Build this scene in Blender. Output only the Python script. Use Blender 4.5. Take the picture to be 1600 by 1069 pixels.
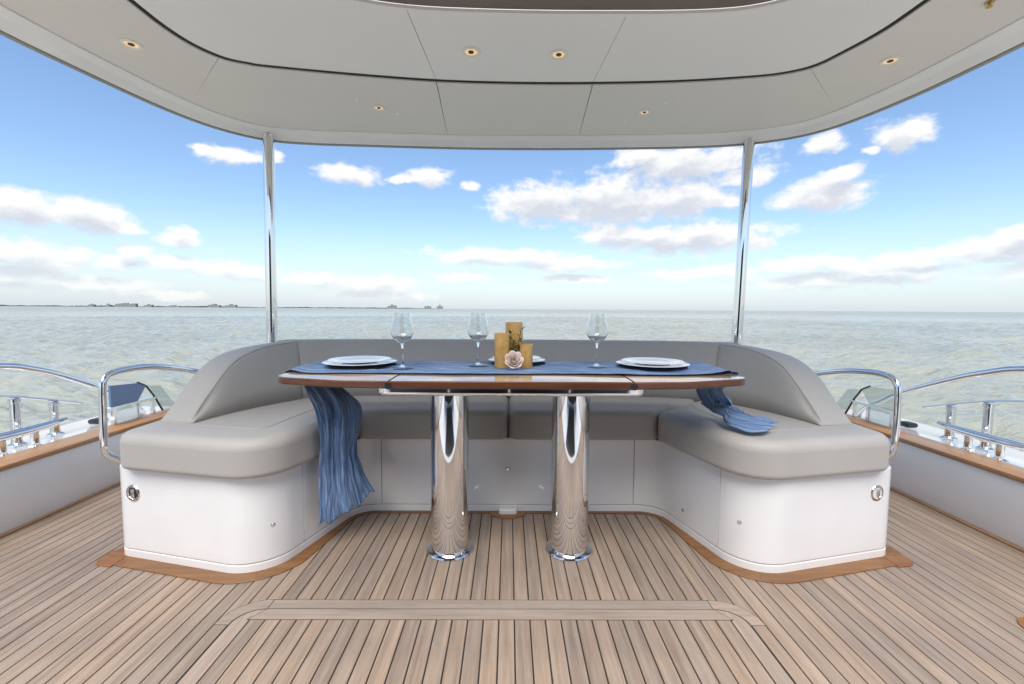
import bpy, bmesh, math, random
import numpy as np
from mathutils import Vector, Matrix, noise as mnoise

random.seed(7)
R = math.radians
PI = math.pi
scene = bpy.context.scene
for o in list(bpy.data.objects):
    bpy.data.objects.remove(o)
C = scene.collection

# ------------------------------------------------------------------ camera
# 16 mm lens on a 36 mm frame, 1.0 m above the teak deck, y = aft, x = right.
F, CX, CY = 711.0, 800.0, 534.5
PITCH, ROLL, YAW = R(4.14), R(0.36), R(0.4)
cam_d = bpy.data.cameras.new('camera')
cam = bpy.data.objects.new('camera', cam_d)
C.objects.link(cam)
cam_d.sensor_width = 36.0
cam_d.lens = 36.0 * F / 1600.0
cam_d.clip_start = 0.02
cam_d.clip_end = 90000.0
cam.matrix_world = (Matrix.Translation((0, 0, 1.0)) @ Matrix.Rotation(-YAW, 4, 'Z')
                    @ Matrix.Rotation(PI / 2 - PITCH, 4, 'X') @ Matrix.Rotation(ROLL, 4, 'Z'))
scene.camera = cam

# ------------------------------------------------------------------ light
SUN_EL, SUN_AZ = 62.0, 188.0         # azimuth measured from +y (aft) clockwise: behind the camera
SKY_STRENGTH = 0.05
EXPOSURE = 1.80
SK = 3.85                            # brightness of haze and cloud on the sky texture's own scale
SKY_SAT, SKY_VAL = 1.10, 1.18
HAZE_COL = (0.95, 1.10, 1.32)
CLOUD_LIT, CLOUD_DARK = (1.58, 1.56, 1.54), (1.04, 1.10, 1.22)
scene.view_settings.view_transform = 'Standard'
scene.view_settings.look = 'None'
scene.view_settings.gamma = 1.0
scene.view_settings.use_curve_mapping = False
scene.view_settings.exposure = EXPOSURE
scene.render.engine = 'CYCLES'
scene.cycles.max_bounces = 10
scene.cycles.diffuse_bounces = 5
scene.cycles.glossy_bounces = 5
scene.cycles.transmission_bounces = 10
scene.cycles.transparent_max_bounces = 12
scene.cycles.caustics_reflective = False
scene.cycles.caustics_refractive = False

sd = bpy.data.lights.new('sun', 'SUN')
sd.energy = 1.5
sd.angle = R(50)
sd.color = (1.0, 0.95, 0.88)
sun = bpy.data.objects.new('sun', sd)
C.objects.link(sun)
sdir = Vector((math.sin(R(SUN_AZ)) * math.cos(R(SUN_EL)), math.cos(R(SUN_AZ)) * math.cos(R(SUN_EL)), math.sin(R(SUN_EL))))
sun.rotation_euler = sdir.to_track_quat('Z', 'Y').to_euler()
sun.location = sdir * 30


def ray(px, py):
    """direction through a pixel of the 1600x1069 photograph"""
    u, v = px - CX, py - CY
    c, s = math.cos(ROLL), math.sin(ROLL)
    u, v = c * u + s * v, -s * u + c * v
    d = (u / F, 1.0, -v / F)
    cp, sp = math.cos(PITCH), math.sin(PITCH)
    d = (d[0], cp * d[1] + sp * d[2], -sp * d[1] + cp * d[2])
    cy, sy = math.cos(YAW), math.sin(YAW)
    return Vector((cy * d[0] + sy * d[1], -sy * d[0] + cy * d[1], d[2]))


def onz(px, py, z):
    r = ray(px, py)
    return r * ((z - 1.0) / r.z) + Vector((0, 0, 1))


def ony(px, py, y):
    r = ray(px, py)
    return r * (y / r.y) + Vector((0, 0, 1))


def onx(px, py, x):
    r = ray(px, py)
    return r * (x / r.x) + Vector((0, 0, 1))


# ------------------------------------------------------------------ world: sky with broken cumulus
world = bpy.data.worlds.new('World')
scene.world = world
world.use_nodes = True
wn, wl = world.node_tree.nodes, world.node_tree.links
wn.clear()

# clouds of the photograph: pixel centre and half extents, turned into azimuth/elevation
CLOUDS = [(35, 327, 75, 26), (140, 340, 72, 26), (175, 352, 40, 14), (50, 398, 95, 20), (215, 393, 26, 13),
          (185, 410, 60, 10), (275, 413, 62, 13), (375, 424, 62, 15), (275, 370, 33, 14), (35, 428, 70, 14),
          (150, 443, 110, 13), (325, 238, 26, 10), (370, 243, 46, 15), (430, 248, 16, 10), (548, 273, 42, 19),
          (672, 279, 32, 19), (622, 281, 26, 8), (740, 293, 15, 8), (480, 436, 55, 12), (570, 442, 75, 12),
          (600, 460, 80, 9), (260, 462, 70, 8), (850, 318, 84, 32), (960, 316, 130, 40), (1060, 312, 90, 30), (1130, 315, 34, 14),
          (1060, 373, 150, 24), (960, 366, 60, 14), (1070, 256, 120, 30), (1005, 247, 48, 20), (1170, 275, 52, 16), (1285, 222, 38, 18),
          (1410, 210, 50, 28), (1358, 238, 18, 9), (1285, 304, 82, 27), (1315, 280, 44, 20), (1180, 380, 28, 9),
          (775, 401, 110, 13), (885, 413, 88, 11), (722, 433, 42, 11), (900, 437, 70, 9), (1265, 411, 85, 15),
          (1390, 418, 130, 15), (1470, 393, 130, 11), (1565, 390, 85, 26), (1590, 366, 45, 17), (1300, 438, 190, 14),
          (1100, 427, 80, 10), (1650, 420, 120, 22), (-60, 390, 80, 26), (-80, 440, 120, 16)]


def azel(px, py):
    d = ray(px, py).normalized()
    return math.atan2(d.x, d.y), math.asin(d.z)


class WN:
    """small helper around the world's node tree"""
    def val(s, n, k, v):
        if isinstance(v, (int, float)) or isinstance(v, tuple):
            n.inputs[k].default_value = v
        elif v is not None:
            wl.new(v, n.inputs[k])

    def math(s, op, a, b=None, c=None, clamp=False):
        n = wn.new('ShaderNodeMath')
        n.operation = op
        n.use_clamp = clamp
        for k, v in enumerate((a, b, c)):
            s.val(n, k, v)
        return n.outputs[0]

    def vec(s, op, a, b=None, c=None):
        n = wn.new('ShaderNodeVectorMath')
        n.operation = op
        for k, v in enumerate((a, b, c)):
            s.val(n, k, v)
        return n.outputs['Value'] if op == 'LENGTH' else n.outputs[0]

    def mix(s, fac, a, b, kind='RGBA'):
        n = wn.new('ShaderNodeMix')
        n.data_type = kind
        i, j, o = (6, 7, 2) if kind == 'RGBA' else (2, 3, 0)
        s.val(n, 0, fac); s.val(n, i, a); s.val(n, j, b)
        return n.outputs[o]

    def range(s, v, a, b, c=0.0, d=1.0):
        n = wn.new('ShaderNodeMapRange')
        n.interpolation_type = 'SMOOTHSTEP'
        wl.new(v, n.inputs[0])
        for k, x in ((1, a), (2, b), (3, c), (4, d)):
            n.inputs[k].default_value = x
        return n.outputs[0]

    def noise(s, v, scale, detail, rough=0.55):
        n = wn.new('ShaderNodeTexNoise')
        n.noise_dimensions = '2D'
        wl.new(v, n.inputs['Vector'])
        n.inputs['Scale'].default_value = scale
        n.inputs['Detail'].default_value = detail
        n.inputs['Roughness'].default_value = rough
        return n


W = WN()
tc = wn.new('ShaderNodeTexCoord')
wsep = wn.new('ShaderNodeSeparateXYZ')
wl.new(tc.outputs['Generated'], wsep.inputs[0])
az = W.math('ARCTAN2', wsep.outputs[0], wsep.outputs[1])
el = W.math('ARCSINE', wsep.outputs[2])
comb = wn.new('ShaderNodeCombineXYZ')
wl.new(az, comb.inputs[0])
wl.new(el, comb.inputs[1])
dirv = comb.outputs[0]
sky = wn.new('ShaderNodeTexSky')
sky.sky_type = 'NISHITA'
sky.sun_disc = False
sky.sun_elevation = R(SUN_EL)
sky.sun_rotation = R(SUN_AZ)
sky.altitude = 0
sky.air_density = 1.0
sky.dust_density = 0.6
sky.ozone_density = 1.6
hsv = wn.new('ShaderNodeHueSaturation')
hsv.inputs['Hue'].default_value = 0.502
hsv.inputs['Saturation'].default_value = SKY_SAT
hsv.inputs['Value'].default_value = SKY_VAL
wl.new(sky.outputs[0], hsv.inputs['Color'])
# pale sea haze towards the horizon
haze = W.range(el, -0.05, 0.19, 0.84, 0.04)
base = W.mix(haze, hsv.outputs[0], tuple(SK * c for c in HAZE_COL) + (1,))


def cloud_field(vec, clouds, detail):
    """smooth field: 1 in a cloud's middle, 0 at its outline"""
    st = W.vec('MULTIPLY', vec, (1.0, 1.9, 1.0))
    w0 = W.noise(st, 11, detail)
    warp = W.vec('MULTIPLY_ADD', w0.outputs['Color'], (0.056, 0.028, 0.0), (-0.028, -0.014, 0.0))
    vv = W.vec('ADD', vec, warp)
    best = None
    for (cx, cy, rx, ry) in clouds:
        a0, e0 = azel(cx, cy)
        a1 = azel(cx + rx, cy)[0]
        e1 = azel(cx, cy - ry)[1]
        ia, ie = 1.0 / abs(a1 - a0), 1.0 / abs(e1 - e0)
        m = W.vec('MULTIPLY_ADD', vv, (ia, ie, 0.0), (-a0 * ia, -e0 * ie, 0.0))
        ln = W.vec('LENGTH', m)
        best = ln if best is None else W.math('MINIMUM', best, ln)
    return W.math('SUBTRACT', 1.0, best)


def open_field(vec):
    """the same kind of broken cloud, anywhere in the sky"""
    st = W.vec('MULTIPLY', vec, (1.0, 1.9, 1.0))
    return W.math('MULTIPLY', W.math('SUBTRACT', W.noise(st, 3.2, 3).outputs['Fac'], 0.56), 4.0)


absaz = W.math('ABSOLUTE', az)
outm = W.math('MAXIMUM', W.math('MULTIPLY', W.math('SUBTRACT', absaz, 0.86), 6.0, clamp=True),
              W.math('MULTIPLY', W.math('SUBTRACT', el, 0.50), 6.0, clamp=True))


def cloudy(clouds):
    """sky with clouds -> Background shader socket"""
    shifted = W.vec('ADD', dirv, (0.0, 0.022, 0.0))
    f_out, f_up = open_field(dirv), open_field(shifted)
    if clouds:
        f = W.mix(outm, cloud_field(dirv, clouds, 3), f_out, 'FLOAT')
        fu = W.mix(outm, cloud_field(shifted, clouds, 2), f_up, 'FLOAT')
    else:
        f, fu = f_out, f_up
    st = W.vec('MULTIPLY', dirv, (1.0, 1.8, 1.0))
    det = W.math('SUBTRACT', W.noise(st, 24, 6, 0.60).outputs['Fac'], 0.5)
    dens = W.math('MULTIPLY_ADD', det, 1.35, f)
    shade = W.range(W.math('MULTIPLY_ADD', det, -1.3, fu), -0.25, 0.85)
    ccol = W.mix(shade, tuple(SK * c for c in CLOUD_LIT) + (1,), tuple(SK * c for c in CLOUD_DARK) + (1,))
    cfade = W.range(el, 0.0, 0.13, 0.62, 1.0)
    mask = W.math('MULTIPLY', W.range(dens, -0.30, 0.42), W.math('MULTIPLY', cfade, 0.97))
    b_ = wn.new('ShaderNodeBackground')
    b_.inputs['Strength'].default_value = SKY_STRENGTH
    wl.new(W.mix(mask, base, ccol), b_.inputs['Color'])
    return b_.outputs[0]


def either(cond, yes, no):
    n = wn.new('ShaderNodeMixShader')
    wl.new(cond, n.inputs[0])
    wl.new(no, n.inputs[1])
    wl.new(yes, n.inputs[2])
    return n.outputs[0]


bounds = [-9, -0.42, -0.12, 0.16, 0.36, 0.52, 9]
tree = None
for k in range(len(bounds) - 2, -1, -1):
    lo_, hi_ = bounds[k], bounds[k + 1]
    sel = []
    for c in CLOUDS:
        a0 = azel(c[0] - c[2] * 1.3, c[1])[0] - 0.075
        a1 = azel(c[0] + c[2] * 1.3, c[1])[0] + 0.075
        if a1 > lo_ and a0 < hi_:
            sel.append(c)
    sh_ = cloudy(sel)
    tree = sh_ if tree is None else either(W.math('LESS_THAN', az, hi_), sh_, tree)
tree = either(W.math('GREATER_THAN', outm, 0.999), cloudy(None), tree)
bgl = wn.new('ShaderNodeBackground')
bgl.inputs['Strength'].default_value = SKY_STRENGTH
wl.new(base, bgl.inputs['Color'])
tree = either(W.math('LESS_THAN', el, -0.004), bgl.outputs[0], tree)
wo = wn.new('ShaderNodeOutputWorld')
wl.new(tree, wo.inputs[0])


# ------------------------------------------------------------------ materials
MATS = {}


class NT:
    def __init__(s, name):
        s.m = bpy.data.materials.new(name)
        s.m.use_nodes = True
        s.n, s.l = s.m.node_tree.nodes, s.m.node_tree.links
        s.b = s.n['Principled BSDF']

    def set(s, **kw):
        for k, v in kw.items():
            s.b.inputs[k.replace('_', ' ')].default_value = v
        return s

    def node(s, t, **inp):
        n = s.n.new(t)
        for k, v in inp.items():
            k = k.replace('_', ' ')
            if hasattr(v, 'node'):
                s.l.new(v, n.inputs[k])
            else:
                n.inputs[k].default_value = v
        return n

    def coords(s, scale=(1, 1, 1), kind='Object', rnd=False):
        t = s.n.new('ShaderNodeTexCoord')
        mp = s.n.new('ShaderNodeMapping')
        mp.inputs['Scale'].default_value = scale
        s.l.new(t.outputs[kind], mp.inputs['Vector'])
        if rnd:
            oi = s.n.new('ShaderNodeObjectInfo')
            mu = s.n.new('ShaderNodeMath'); mu.operation = 'MULTIPLY'; mu.inputs[1].default_value = 57.0
            s.l.new(oi.outputs['Random'], mu.inputs[0])
            cb = s.n.new('ShaderNodeCombineXYZ')
            for k in range(3):
                s.l.new(mu.outputs[0], cb.inputs[k])
            s.l.new(cb.outputs[0], mp.inputs['Location'])
        return mp.outputs[0]

    def noise(s, vec, scale, detail=4, rough=0.55):
        n = s.n.new('ShaderNodeTexNoise')
        s.l.new(vec, n.inputs['Vector'])
        n.inputs['Scale'].default_value = scale
        n.inputs['Detail'].default_value = detail
        n.inputs['Roughness'].default_value = rough
        return n.outputs['Fac']

    def ramp(s, fac, stops):
        n = s.n.new('ShaderNodeValToRGB')
        s.l.new(fac, n.inputs[0])
        e = n.color_ramp.elements
        while len(e) < len(stops):
            e.new(0.5)
        for q, (p, c) in zip(e, stops):
            q.position = p
            q.color = (*c, 1)
        return n.outputs[0]

    def mix(s, fac, a, b, blend='MIX'):
        n = s.n.new('ShaderNodeMix')
        n.data_type = 'RGBA'
        n.blend_type = blend
        for k, v in ((0, fac), (6, a), (7, b)):
            if hasattr(v, 'node'):
                s.l.new(v, n.inputs[k])
            elif isinstance(v, tuple):
                n.inputs[k].default_value = (*v, 1)
            else:
                n.inputs[k].default_value = v
        return n.outputs[2]

    def link(s, out, name):
        s.l.new(out, s.b.inputs[name])
        return s

    def bump(s, h, strength=0.2, dist=0.01):
        n = s.n.new('ShaderNodeBump')
        n.inputs['Strength'].default_value = strength
        n.inputs['Distance'].default_value = dist
        s.l.new(h, n.inputs['Height'])
        s.l.new(n.outputs[0], s.b.inputs['Normal'])
        return s


def simple(name, col, rough=0.5, metal=0.0, var=0.06, vscale=3.0, bump=0.0, bscale=200, coat=0.0):
    t = NT(name)
    v = t.coords()
    n = t.noise(v, vscale, 4)
    lo = tuple(c * (1 - var) for c in col)
    hi = tuple(min(1, c * (1 + var)) for c in col)
    t.link(t.ramp(n, [(0.3, lo), (0.7, hi)]), 'Base Color')
    n2 = t.noise(v, vscale * 3.1, 3)
    rr = t.node('ShaderNodeMapRange', Value=n2, To_Min=max(0, rough * 0.8), To_Max=min(1, rough * 1.25))
    t.link(rr.outputs[0], 'Roughness')
    t.set(Metallic=metal)
    if coat:
        t.b.inputs['Coat Weight'].default_value = coat
        t.b.inputs['Coat Roughness'].default_value = 0.06
    if bump:
        t.bump(t.noise(v, bscale, 3), bump, 0.002)
    MATS[name] = t.m
    return t.m


def teak(name, tones, rough, coat=0.0, axis='Y', sc=1.0):
    t = NT(name)
    s3 = {'Y': (26, 1.1, 26), 'X': (1.1, 26, 26)}[axis]
    v = t.coords(tuple(a * sc for a in s3), rnd=True)
    g = t.noise(v, 2.2, 6, 0.65)
    v2 = t.coords(tuple(a * sc * 5 for a in s3), rnd=True)
    fine = t.noise(v2, 3.0, 3, 0.7)
    v3 = t.coords((2.5, 2.5, 2.5), rnd=False)
    blot = t.noise(v3, 1.3, 4)
    col = t.ramp(g, [(0.28, tones[0]), (0.5, tones[1]), (0.74, tones[2])])
    oi = t.n.new('ShaderNodeObjectInfo')
    tint = t.ramp(oi.outputs['Random'], [(0.0, (0.83, 0.83, 0.84)), (0.3, (0.96, 0.945, 0.93)), (0.7, (1.03, 0.995, 0.955)), (1.0, (1.10, 1.03, 0.95))])
    col = t.mix(1.0, col, tint, 'MULTIPLY')
    pores = t.ramp(fine, [(0.30, (0.72, 0.70, 0.68)), (0.52, (1, 1, 1))])
    col = t.mix(0.55, col, pores, 'MULTIPLY')
    wear = t.ramp(blot, [(0.32, (0.88, 0.88, 0.9)), (0.68, (1.07, 1.06, 1.04))])
    col = t.mix(0.8, col, wear, 'MULTIPLY')
    t.link(col, 'Base Color')
    rr = t.node('ShaderNodeMapRange', Value=g, To_Min=rough * 0.85, To_Max=min(1, rough * 1.2))
    t.link(rr.outputs[0], 'Roughness')
    if coat:
        t.b.inputs['Coat Weight'].default_value = coat
        t.b.inputs['Coat Roughness'].default_value = 0.05
    t.bump(fine, 0.18, 0.001)
    MATS[name] = t.m


teak('teak_deck', [(0.222, 0.170, 0.130), (0.315, 0.248, 0.195), (0.40, 0.328, 0.27)], 0.48)
teak('teak_margin', [(0.26, 0.21, 0.175), (0.335, 0.275, 0.23), (0.40, 0.335, 0.29)], 0.62, axis='X')
teak('teak_cap_grey', [(0.26, 0.21, 0.175), (0.335, 0.275, 0.23), (0.40, 0.335, 0.29)], 0.62)
teak('teak_trim', [(0.165, 0.070, 0.020), (0.245, 0.112, 0.035), (0.31, 0.155, 0.055)], 0.42, coat=0.15, axis='X', sc=0.8)
teak('teak_cap', [(0.33, 0.16, 0.06), (0.45, 0.24, 0.095), (0.54, 0.31, 0.14)], 0.42, coat=0.15)
teak('table_wood', [(0.48, 0.33, 0.20), (0.58, 0.43, 0.28), (0.66, 0.51, 0.35)], 0.12, coat=1.0, axis='X', sc=0.7)  # top tones paled: reflected sky put into the wood colour
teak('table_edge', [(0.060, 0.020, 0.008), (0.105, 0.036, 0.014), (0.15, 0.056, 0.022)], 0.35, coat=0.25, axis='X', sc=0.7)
simple('gelcoat', (0.825, 0.822, 0.812), 0.16, var=0.03, coat=0.6)
simple('gelcoat_rim', (0.92, 0.92, 0.915), 0.16, var=0.02, coat=0.6)
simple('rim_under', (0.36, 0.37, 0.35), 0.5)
simple('caulk', (0.018, 0.017, 0.016), 0.7)
simple('black_gasket', (0.012, 0.012, 0.012), 0.6)
simple('chrome', (0.80, 0.80, 0.79), 0.04, metal=1.0, var=0.01)
simple('chrome_satin', (0.74, 0.74, 0.73), 0.14, metal=1.0, var=0.02)
simple('brown_panel', (0.19, 0.155, 0.13), 0.6)
simple('porcelain', (0.82, 0.83, 0.85), 0.12, var=0.01, coat=0.6)
simple('navy_napkin', (0.018, 0.022, 0.040), 0.9, bump=0.3, bscale=300)
simple('dark_plastic', (0.02, 0.02, 0.022), 0.35)
simple('wax', (0.78, 0.55, 0.30), 0.5)
simple('leaf', (0.06, 0.11, 0.025), 0.5, var=0.35, vscale=40)
simple('petal', (0.80, 0.68, 0.62), 0.6, var=0.08, vscale=30)
simple('land', (0.055, 0.075, 0.05), 0.9, var=0.3, vscale=0.004)
simple('concrete_far', (0.22, 0.23, 0.23), 0.8, var=0.1, vscale=0.05)
simple('lamp_ring', (0.86, 0.83, 0.74), 0.3)
simple('lamp_gold', (0.55, 0.34, 0.12), 0.25, metal=1.0)
t = NT('lamp_glow')
t.set(Base_Color=(0.6, 0.4, 0.2, 1), Roughness=0.3)
t.b.inputs['Emission Color'].default_value = (1.0, 0.70, 0.38, 1)
t.b.inputs['Emission Strength'].default_value = 0.16
MATS['lamp_glow'] = t.m

t = NT('vinyl')
v = t.coords()
n = t.noise(v, 2.0, 3)
t.link(t.ramp(n, [(0.3, (0.40, 0.378, 0.345)), (0.7, (0.435, 0.412, 0.378))]), 'Base Color')
t.set(Roughness=0.52)
t.b.inputs['Sheen Weight'].default_value = 0.15
fine = t.noise(v, 700, 2)
soft = t.noise(v, 7, 3)
ad = t.node('ShaderNodeMath'); ad.operation = 'MULTIPLY_ADD'
t.l.new(soft, ad.inputs[0]); ad.inputs[1].default_value = 6.0; t.l.new(fine, ad.inputs[2])
t.bump(ad.outputs[0], 0.24, 0.0026)
MATS['vinyl'] = t.m

t = NT('ceiling_panel')
v = t.coords()
n = t.noise(v, 1.4, 4)
t.link(t.ramp(n, [(0.3, (0.79, 0.765, 0.725)), (0.7, (0.83, 0.80, 0.76))]), 'Base Color')
t.set(Roughness=0.55)
t.bump(t.noise(v, 420, 2), 0.12, 0.001)
MATS['ceiling_panel'] = t.m
t = NT('ceiling_panel_inner')
v = t.coords()
n = t.noise(v, 1.4, 4)
t.link(t.ramp(n, [(0.3, (0.90, 0.89, 0.87)), (0.7, (0.92, 0.91, 0.89))]), 'Base Color')
t.set(Roughness=0.5)
t.bump(t.noise(v, 420, 2), 0.12, 0.001)
MATS['ceiling_panel_inner'] = t.m

t = NT('gauze')
v = t.coords((3, 3, 3))
wv = t.coords((1, 1, 1), kind='UV')
st = t.node('ShaderNodeMapping', Vector=wv, Scale=(7.0, 40, 1)).outputs[0]
n = t.noise(st, 1.0, 5, 0.6)
n2 = t.noise(v, 6, 3)
c = t.ramp(n, [(0.28, (0.050, 0.105, 0.22)), (0.48, (0.14, 0.255, 0.47)), (0.72, (0.36, 0.50, 0.72))])
c = t.mix(0.5, c, t.ramp(n2, [(0.3, (0.75, 0.78, 0.85)), (0.7, (1.15, 1.12, 1.08))]), 'MULTIPLY')
t.link(c, 'Base Color')
t.set(Roughness=0.85)
t.b.inputs['Sheen Weight'].default_value = 0.3
t.bump(n, 1.0, 0.008)
al = t.noise(t.node('ShaderNodeMapping', Vector=wv, Scale=(11.0, 60, 1)).outputs[0], 1.0, 3, 0.6)
t.link(t.node('ShaderNodeMapRange', Value=al, From_Min=0.3, From_Max=0.6, To_Min=0.66, To_Max=1.0).outputs[0], 'Alpha')
MATS['gauze'] = t.m

t = NT('clear_glass')
t.set(Base_Color=(0.93, 0.95, 0.95, 1), Roughness=0.0, IOR=1.5)
t.b.inputs['Transmission Weight'].default_value = 1.0
MATS['clear_glass'] = t.m
t = NT('tinted_glass')
t.set(Base_Color=(0.72, 0.80, 0.80, 1), Roughness=0.02, IOR=1.45)
t.b.inputs['Transmission Weight'].default_value = 0.9
MATS['tinted_glass'] = t.m
t = NT('blue_glass')
t.set(Base_Color=(0.10, 0.20, 0.40, 1), Roughness=0.06, IOR=1.5)  # blue holds both the glass tint and the sky it reflects
t.b.inputs['Coat Weight'].default_value = 1.0
MATS['blue_glass'] = t.m
t = NT('amber')
v = t.coords((1, 1, 0.6))
n = t.noise(v, 60, 3)
t.link(t.ramp(n, [(0.3, (0.78, 0.42, 0.11)), (0.7, (0.92, 0.60, 0.22))]), 'Base Color')
t.set(Roughness=0.14)
t.b.inputs['Transmission Weight'].default_value = 0.35
t.b.inputs['Subsurface Weight'].default_value = 0.2
t.b.inputs['Subsurface Radius'].default_value = (0.02, 0.01, 0.004)
MATS['amber'] = t.m

t = NT('sea_water')
v = t.coords()
big = t.noise(v, 0.035, 4)
t.link(t.ramp(big, [(0.3, (0.25, 0.265, 0.225)), (0.7, (0.335, 0.345, 0.29))]), 'Base Color')
t.set(Roughness=0.06, IOR=1.34)
v1 = t.coords((0.55, 1.5, 1))
len_ = t.node('ShaderNodeVectorMath'); len_.operation = 'LENGTH'; t.l.new(v, len_.inputs[0])
t.link(t.node('ShaderNodeMapRange', Value=len_.outputs['Value'], From_Min=40.0, From_Max=500.0, To_Min=0.05, To_Max=0.34).outputs[0], 'Roughness')   # wavelets too far to build
r1 = t.noise(v1, 2.1, 5, 0.6)
r2 = t.noise(v1, 9.0, 4, 0.6)
r3 = t.noise(v1, 0.45, 3, 0.6)
ad = t.node('ShaderNodeMath'); ad.operation = 'MULTIPLY_ADD'
t.l.new(r2, ad.inputs[0]); ad.inputs[1].default_value = 0.22; t.l.new(r1, ad.inputs[2])
ad2 = t.node('ShaderNodeMath'); ad2.operation = 'MULTIPLY_ADD'
t.l.new(r3, ad2.inputs[0]); ad2.inputs[1].default_value = 3.4; t.l.new(ad.outputs[0], ad2.inputs[2])
t.bump(ad2.outputs[0], 0.85, 0.20)
MATS['sea_water'] = t.m


# ------------------------------------------------------------------ mesh helpers
def mat_of(m):
    return MATS[m] if isinstance(m, str) else m


def finish(name, me, m, parent=None, smooth=True, angle=35):
    if m is not None:
        me.materials.append(mat_of(m))
    if smooth:
        me.polygons.foreach_set('use_smooth', [True] * len(me.polygons))
        me.set_sharp_from_angle(angle=R(angle))
    o = bpy.data.objects.new(name, me)
    C.objects.link(o)
    if parent is not None:
        o.parent = parent
        o.matrix_parent_inverse = Matrix.Translation(-Vector(parent.location)) if parent.type == 'EMPTY' or parent.location.length else Matrix()
    return o


def obj(name, bm, m, parent=None, smooth=True, angle=35, recalc=True):
    if recalc:
        bmesh.ops.recalc_face_normals(bm, faces=bm.faces)
    me = bpy.data.meshes.new(name)
    bm.to_mesh(me)
    bm.free()
    return finish(name, me, m, parent, smooth, angle)


def pyobj(name, vs, fs, m, parent=None, smooth=True, angle=35, recalc=True):
    bm = bmesh.new()
    bv = [bm.verts.new(p) for p in vs]
    for f in fs:
        try:
            bm.faces.new([bv[i] for i in f])
        except ValueError:
            pass
    return obj(name, bm, m, parent, smooth, angle, recalc)


def thing(name, label, cat, loc=(0, 0, 0), group=None):
    o = bpy.data.objects.new(name, None)
    C.objects.link(o)
    o.location = loc
    o.empty_display_size = 0.05
    tag(o, label, cat, group)
    return o


def tag(o, label, cat, group=None):
    o['label'] = label
    o['category'] = cat
    if group:
        o['group'] = group
    return o


def struct(o):
    o['kind'] = 'structure'
    return o


def add_box(bm, x0, x1, y0, y1, z0, z1, bev=0.0):
    r = bmesh.ops.create_cube(bm, size=1.0)
    vs = r['verts']
    for q in vs:
        q.co = Vector(((x0 + x1) / 2 + q.co.x * (x1 - x0), (y0 + y1) / 2 + q.co.y * (y1 - y0), (z0 + z1) / 2 + q.co.z * (z1 - z0)))
    if bev:
        es = list({e for q in vs for e in q.link_edges})
        bmesh.ops.bevel(bm, geom=es, offset=bev, segments=2, affect='EDGES', profile=0.5)


def box(name, x0, x1, y0, y1, z0, z1, m, parent=None, bev=0.0):
    bm = bmesh.new()
    add_box(bm, x0, x1, y0, y1, z0, z1, bev)
    return obj(name, bm, m, parent)


def catmull(pts, n=8, closed=False):
    pts = [Vector(p) for p in pts]
    out = []
    N = len(pts)
    rng = range(N if closed else N - 1)
    for i in rng:
        if closed:
            p0, p1, p2, p3 = pts[(i - 1) % N], pts[i], pts[(i + 1) % N], pts[(i + 2) % N]
        else:
            p1, p2 = pts[i], pts[i + 1]
            p0 = pts[i - 1] if i > 0 else p1 * 2 - p2
            p3 = pts[i + 2] if i + 2 < N else p2 * 2 - p1
        for k in range(n):
            t = k / n
            out.append(0.5 * ((2 * p1) + (p2 - p0) * t + (2 * p0 - 5 * p1 + 4 * p2 - p3) * t * t + (3 * p1 - p0 - 3 * p2 + p3) * t ** 3))
    if not closed:
        out.append(pts[-1])
    return out


def resample(pts, n):
    pts = [Vector(p) for p in pts]
    L = [0]
    for a, b in zip(pts, pts[1:]):
        L.append(L[-1] + (b - a).length)
    out = []
    j = 0
    for k in range(n):
        s = L[-1] * k / (n - 1)
        while j < len(L) - 2 and L[j + 1] < s:
            j += 1
        d = L[j + 1] - L[j]
        out.append(pts[j].lerp(pts[j + 1], (s - L[j]) / d if d > 1e-9 else 0))
    return out


def add_tube(bm, pts, r, seg=16, cap=True, radii=None):
    pts = [Vector(p) for p in pts]
    rings = []
    prev = None
    for i, p in enumerate(pts):
        a = pts[max(i - 1, 0)]
        b = pts[min(i + 1, len(pts) - 1)]
        d = (b - a).normalized()
        if prev is None:
            ref = Vector((0, 0, 1)) if abs(d.z) < 0.9 else Vector((1, 0, 0))
            n = d.cross(ref).normalized()
        else:
            n = (prev - d * prev.dot(d)).normalized()
        prev = n
        bi = d.cross(n)
        rr = radii[i] if radii else r
        rings.append([bm.verts.new(p + n * (rr * math.cos(2 * PI * k / seg)) + bi * (rr * math.sin(2 * PI * k / seg))) for k in range(seg)])
    for a, b in zip(rings, rings[1:]):
        for k in range(seg):
            bm.faces.new((a[k], a[(k + 1) % seg], b[(k + 1) % seg], b[k]))
    if cap:
        bm.faces.new(rings[0][::-1])
        bm.faces.new(rings[-1])


def tube(name, pts, r, m, parent=None, seg=16, radii=None):
    bm = bmesh.new()
    add_tube(bm, pts, r, seg, True, radii)
    return obj(name, bm, m, parent, angle=50)


def add_lathe(bm, prof, cx=0, cy=0, seg=40, cap=True):
    rings = []
    for (r, z) in prof:
        if r < 1e-6:
            rings.append([bm.verts.new((cx, cy, z))])
        else:
            rings.append([bm.verts.new((cx + r * math.cos(2 * PI * k / seg), cy + r * math.sin(2 * PI * k / seg), z)) for k in range(seg)])
    for a, b in zip(rings, rings[1:]):
        for k in range(seg):
            k2 = (k + 1) % seg
            if len(a) == 1 and len(b) == 1:
                continue
            if len(a) == 1:
                bm.faces.new((a[0], b[k2], b[k]))
            elif len(b) == 1:
                bm.faces.new((a[k], a[k2], b[0]))
            else:
                bm.faces.new((a[k], a[k2], b[k2], b[k]))
    if cap:
        if len(rings[0]) > 1:
            bm.faces.new(rings[0][::-1])
        if len(rings[-1]) > 1:
            bm.faces.new(rings[-1])


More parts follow.
